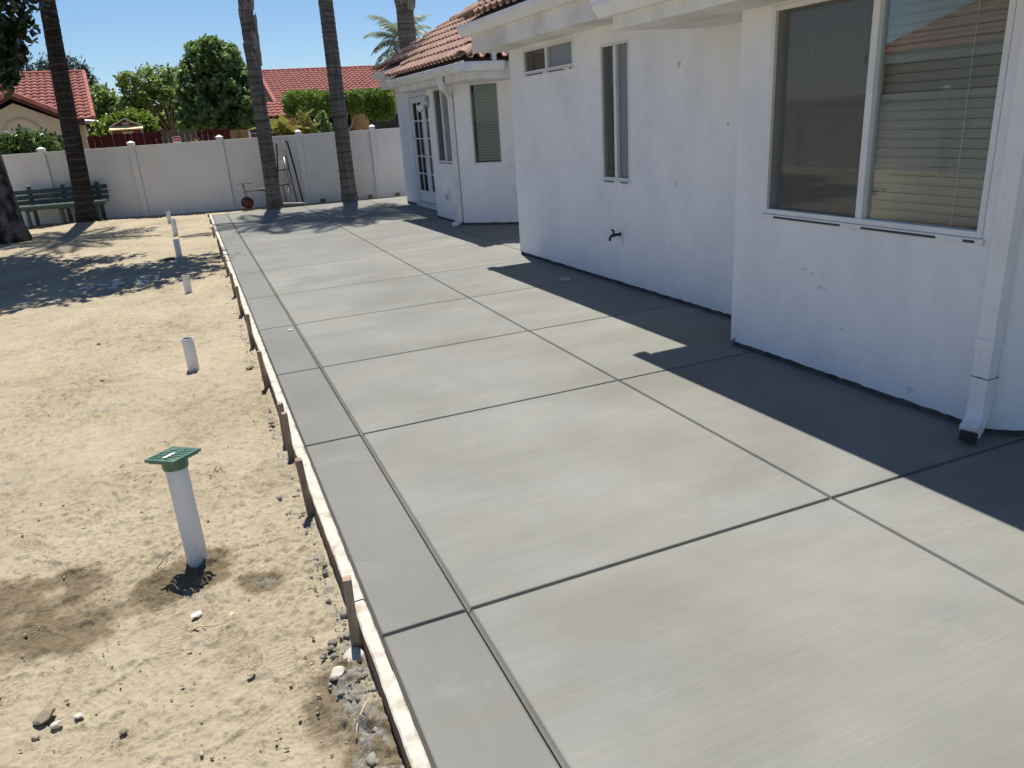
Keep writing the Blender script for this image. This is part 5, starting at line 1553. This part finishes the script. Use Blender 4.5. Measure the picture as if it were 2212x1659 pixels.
# small porch roof at the left
pr = MB(); pr.box(-1.3, .35, -2.0, -1.8, -.1, 2.15); pr.build('porch_wall', MAT['ochre'], mh)
tiled(mh, (-1.5, -2.3, 2.20), (2.0, 0, 0), (0, 2.2, .62), 8, 5, 'tile_red', .05, (0.0, .35))
ridge_row(mh, (.52, -2.3, 2.27), (-.1, -.2, 2.85), 6, 'tile_red', .09)
m = MB(); m.add([(-1.5, -2.28, 2.16), (.5, -2.28, 2.16), (-.2, -.1, 2.76), (-1.5, -.1, 2.76)], [(0, 1, 2, 3)]); m.build('porch_roof', MAT['deck'], mh)
MB().box(.12, .30, -2.15, -1.95, -.1, 2.15).build('porch_post', MAT['dark'], mh)

# house on the left side of the yard, seen mirrored in the large window
sh_ = empty('side_neighbour_house', (-13.0, 11.0, 0))
tag(sh_, 'tan tile-roofed house mirrored in the large window pane', 'house')
MB().box(-8, 0, -4.5, 5.5, -.1, 2.5).build('wall', MAT['brownwall'], sh_)
tiled(sh_, (.5, 5.8, 2.55), (0, -10.6, 0), (-4.5, 0, 2.3), 40, 14, 'tile_red', .05, (.3, .0))
m = MB(); m.add([(.5, 5.8, 2.5), (.5, -4.8, 2.5), (-4, -4.8, 4.8), (-4, 2.6, 4.8), (-8.5, 5.8, 2.5), (-8.5, -4.8, 2.5)], [(0, 1, 2, 3), (0, 3, 4), (3, 2, 5, 4)]); m.build('roof', MAT['deck'], sh_)
MB().box(.45, .52, -4.8, 5.8, 2.32, 2.56).build('fascia', MAT['white'], sh_)
m = MB(); m.box(.001, .03, -1.2, .8, .9, 2.1); m.build('window', MAT['carglass'], sh_)

# ------------------------------------------------------------------ red board fence, sign, shed, gate, ochre wall
rfn = empty('red_board_fence', (-2.2, 22.6, 0))
tag(rfn, 'dark red board fence standing behind the white fence', 'fence')
x = 0.0; k = 0; rs = random.Random(22)
while x < 3.35:
    w = rs.uniform(.135, .15); h = 1.84 + rs.uniform(-.02, .02) - .012 * x
    if 1.72 < x < 2.15: h += .05
    m = MB(); y = rs.uniform(-.006, .006)
    m.add([(x, y, -.05), (x + w - .006, y, -.05), (x + w - .006, y, h - .03), (x + w - .03, y, h), (x + .03, y, h), (x, y, h - .03)] + [(p[0], y + .02, p[1]) for p in ((x, -.05), (x + w - .006, -.05), (x + w - .006, h - .03), (x + w - .03, h), (x + .03, h), (x, h - .03))],
          [(5, 4, 3, 2, 1, 0), (6, 7, 8, 9, 10, 11)] + [(i, (i + 1) % 6, 6 + (i + 1) % 6, 6 + i) for i in range(6)])
    m.build('board', MAT['oldboard'] if 1.72 < x < 2.5 else MAT['redwood'], rfn); x += w
for z in (.4, 1.4): MB().box(0, 3.4, .028, .068, z, z + .09).build('rail', MAT['redwood'], rfn)
sg = empty('small_sign', (-.12, 22.45, 0)); tag(sg, 'small red sign with white border fixed on the dark boards', 'sign')
m = MB(); m.box(-.012, .012, 0, .02, -.05, 1.55); m.build('sign_post', MAT['timber_grey'], sg)
m = MB(); m.box(-.095, .095, -.012, -.001, 1.53, 1.68); m.build('border', MAT['white'], sg)
m = MB(); m.box(-.083, .083, -.016, -.0125, 1.56, 1.668); m.build('face', MAT['signred'], sg)
m = MB(); m.box(-.05, .05, -.0185, -.0165, 1.605, 1.622); m.build('stripe', MAT['white'], sg)
sd = empty('garden_shed', (-1.34, 24.3, 0)); tag(sd, 'small red shed with cream gable trim and pale yellow awning', 'shed')
m = MB(); m.add([(-.36, 0, -.05), (.36, 0, -.05), (.36, 0, 2.02), (0, 0, 2.19), (-.36, 0, 2.02), (-.36, .8, -.05), (.36, .8, -.05), (.36, .8, 2.02), (0, .8, 2.19), (-.36, .8, 2.02)], [(0, 1, 2, 3, 4), (9, 8, 7, 6, 5), (1, 6, 7, 2), (0, 4, 9, 5), (2, 7, 8, 3), (3, 8, 9, 4)]); m.build('wall', MAT['shedred'], sd)
m = MB()
for s in (-1, 1): m.obox((s * .21, .38, 2.13), (s * .225, 0, -.11), (0, .47, 0), (0, 0, .012))
m.build('roof', MAT['cream'], sd)
for s in (-1, 1):
    m = MB(); m.bar((s * .002, -.10, 2.24), (s * .42, -.10, 2.03), .03, .05, (0, -1, 0)); m.build('gable_trim', MAT['cream'], sd)
m = MB(); m.add([(-.42, -.02, 2.05), (.42, -.02, 2.05), (.42, -.26, 1.965), (-.42, -.26, 1.965), (-.42, -.02, 2.02), (.42, -.02, 2.02), (.42, -.26, 1.935), (-.42, -.26, 1.935)], [(0, 1, 2, 3), (7, 6, 5, 4), (3, 2, 6, 7), (0, 3, 7, 4), (1, 5, 6, 2)]); m.build('awning', MAT['yellow'], sd)
m = MB(); m.box(-.085, .085, -.012, -.002, 2.075, 2.15); vv = m.build('gable_vent', MAT['cream'], sd)
for q in (-.045, .005, .05):
    m = MB(); m.box(q - .014, q + .014, -.016, -.013, 2.085, 2.14); m.build('louvre', MAT['steel'], vv)
for s in (-1, 1):
    m = MB(); m.box(s * .38 - .02, s * .38 + .02, -.25, -.21, -.05, 1.935); m.build('awning_post', MAT['cream'], sd)
m = MB(); m.box(-.14, .16, -.01, -.001, 1.5, 1.9); m.build('panel', MAT['cream'], sd)
ow = empty('ochre_wall', (1.3, 25.2, 0)); tag(ow, 'ochre garden wall below the large dark tree', 'wall')
MB().box(-.15, .75, 0, .2, -.05, 1.76).build('wall', MAT['ochre'], ow); MB().box(.30, .36, -.03, -.001, -.05, 1.7).build('downpipe', MAT['brownwall'], ow)
gt = empty('metal_gate', (1.75, 22.9, 0)); tag(gt, 'grey metal bar gate with white post behind the fence left of the peeling palm', 'gate')
for q in (0, .42, .84):
    MB().box(q - .02, q + .02, -.02, .02, -.05, 1.82 - (.12 if q == 0 else 0)).build('post', MAT['white'], gt)
for z in (.3, 1.35, 1.62): MB().box(.02, .82, -.01, .01, z, z + .025).build('rail', MAT['steel'], gt)
for k in range(9):
    q = .06 + k * .09
    MB().tube([(q, 0, .3), (q, 0, 1.64)], .007, 6).build('bar', MAT['steel'], gt)
m = MB(); m.box(.0, .85, .12, .16, -.05, 1.72); m.build('back_panel', MAT['garage'], gt)

# ------------------------------------------------------------------ blue car behind the fence
cr = empty('parked_car', (6.15, 25.6, -.03), R(4)); tag(cr, 'blue car roof showing above the white fence before the garage', 'car')
prof = [(-2.1, .35), (2.1, .35), (2.15, .6), (2.0, .85), (1.1, .98), (.55, 1.42), (.2, 1.5), (-.5, 1.525), (-1.0, 1.48), (-1.75, 1.02), (-2.1, .95), (-2.15, .6)]
vs, fs = [], []; n = len(prof)
cols = [(-.85, .0), (-.80, .04), (0, .06), (.80, .04), (.85, .0)]
for (y, l_) in cols:
    for (x_, z) in prof:
        tuck = (.16 * max(0, (z - .95) / .55)) * (1 if y > 0 else -1) if abs(y) > .1 else 0
        vs.append((x_, y - tuck, z + (l_ - .04 if z > 1.3 else 0)))
for c_ in range(len(cols) - 1):
    for k in range(n): fs.append((c_ * n + k, c_ * n + (k + 1) % n, (c_ + 1) * n + (k + 1) % n, (c_ + 1) * n + k))
fs += [tuple(range(n)), tuple((len(cols) - 1) * n + k for k in reversed(range(n)))]
m = MB(); m.add(vs, fs); m.build('body', MAT['bluecar'], cr, auto=35)
for s in (-1, 1):
    m = MB(); q = [(.45, s * .735, 1.38), (.95, s * .80, 1.0), (-1.5, s * .80, 1.03), (-.95, s * .725, 1.41)]
    m.add([(a, b * 1.015, c) for a, b, c in q], [(0, 1, 2, 3)]); m.build('side_window', MAT['carglass'], cr)
for (x_, s) in ((1.35, -1), (1.35, 1), (-1.35, -1), (-1.35, 1)):
    w = MB(); w.lathe([(.19, -.09), (.30, -.09), (.32, -.05), (.32, .05), (.30, .09), (.19, .09)], (x_, s * .78, .32), 22, 'Y'); wo_ = w.build('wheel', MAT['rubber'], cr, True)
    r_ = MB(); r_.lathe([(0, -.07), (.19, -.085), (.19, .085), (0, .07)], (x_, s * .78, .32), 16, 'Y'); r_.build('rim', MAT['steel'], wo_, True)
m = MB(); m.tube([(-.55, 0, 1.52), (-.62, 0, 1.60)], [.03, .008], 6); m.build('roof_aerial', MAT['black'], cr)

# ------------------------------------------------------------------ far hill
xs = np.linspace(-420, 420, 60); V, F = [], []
for i, x in enumerate(xs):
    h = 17 + 5 * math.sin(x * .012 + .5) + 3 * math.sin(x * .037)
    V += [(x, 620, -2), (x, 640, h * 1.1), (x, 700, -2)]
for i in range(59):
    a = i * 3; F += [(a, a + 3, a + 4, a + 1), (a + 1, a + 4, a + 5, a + 2)]
tag(np_mesh('hill', V, F, MAT['hill'], None, True), kind='structure')
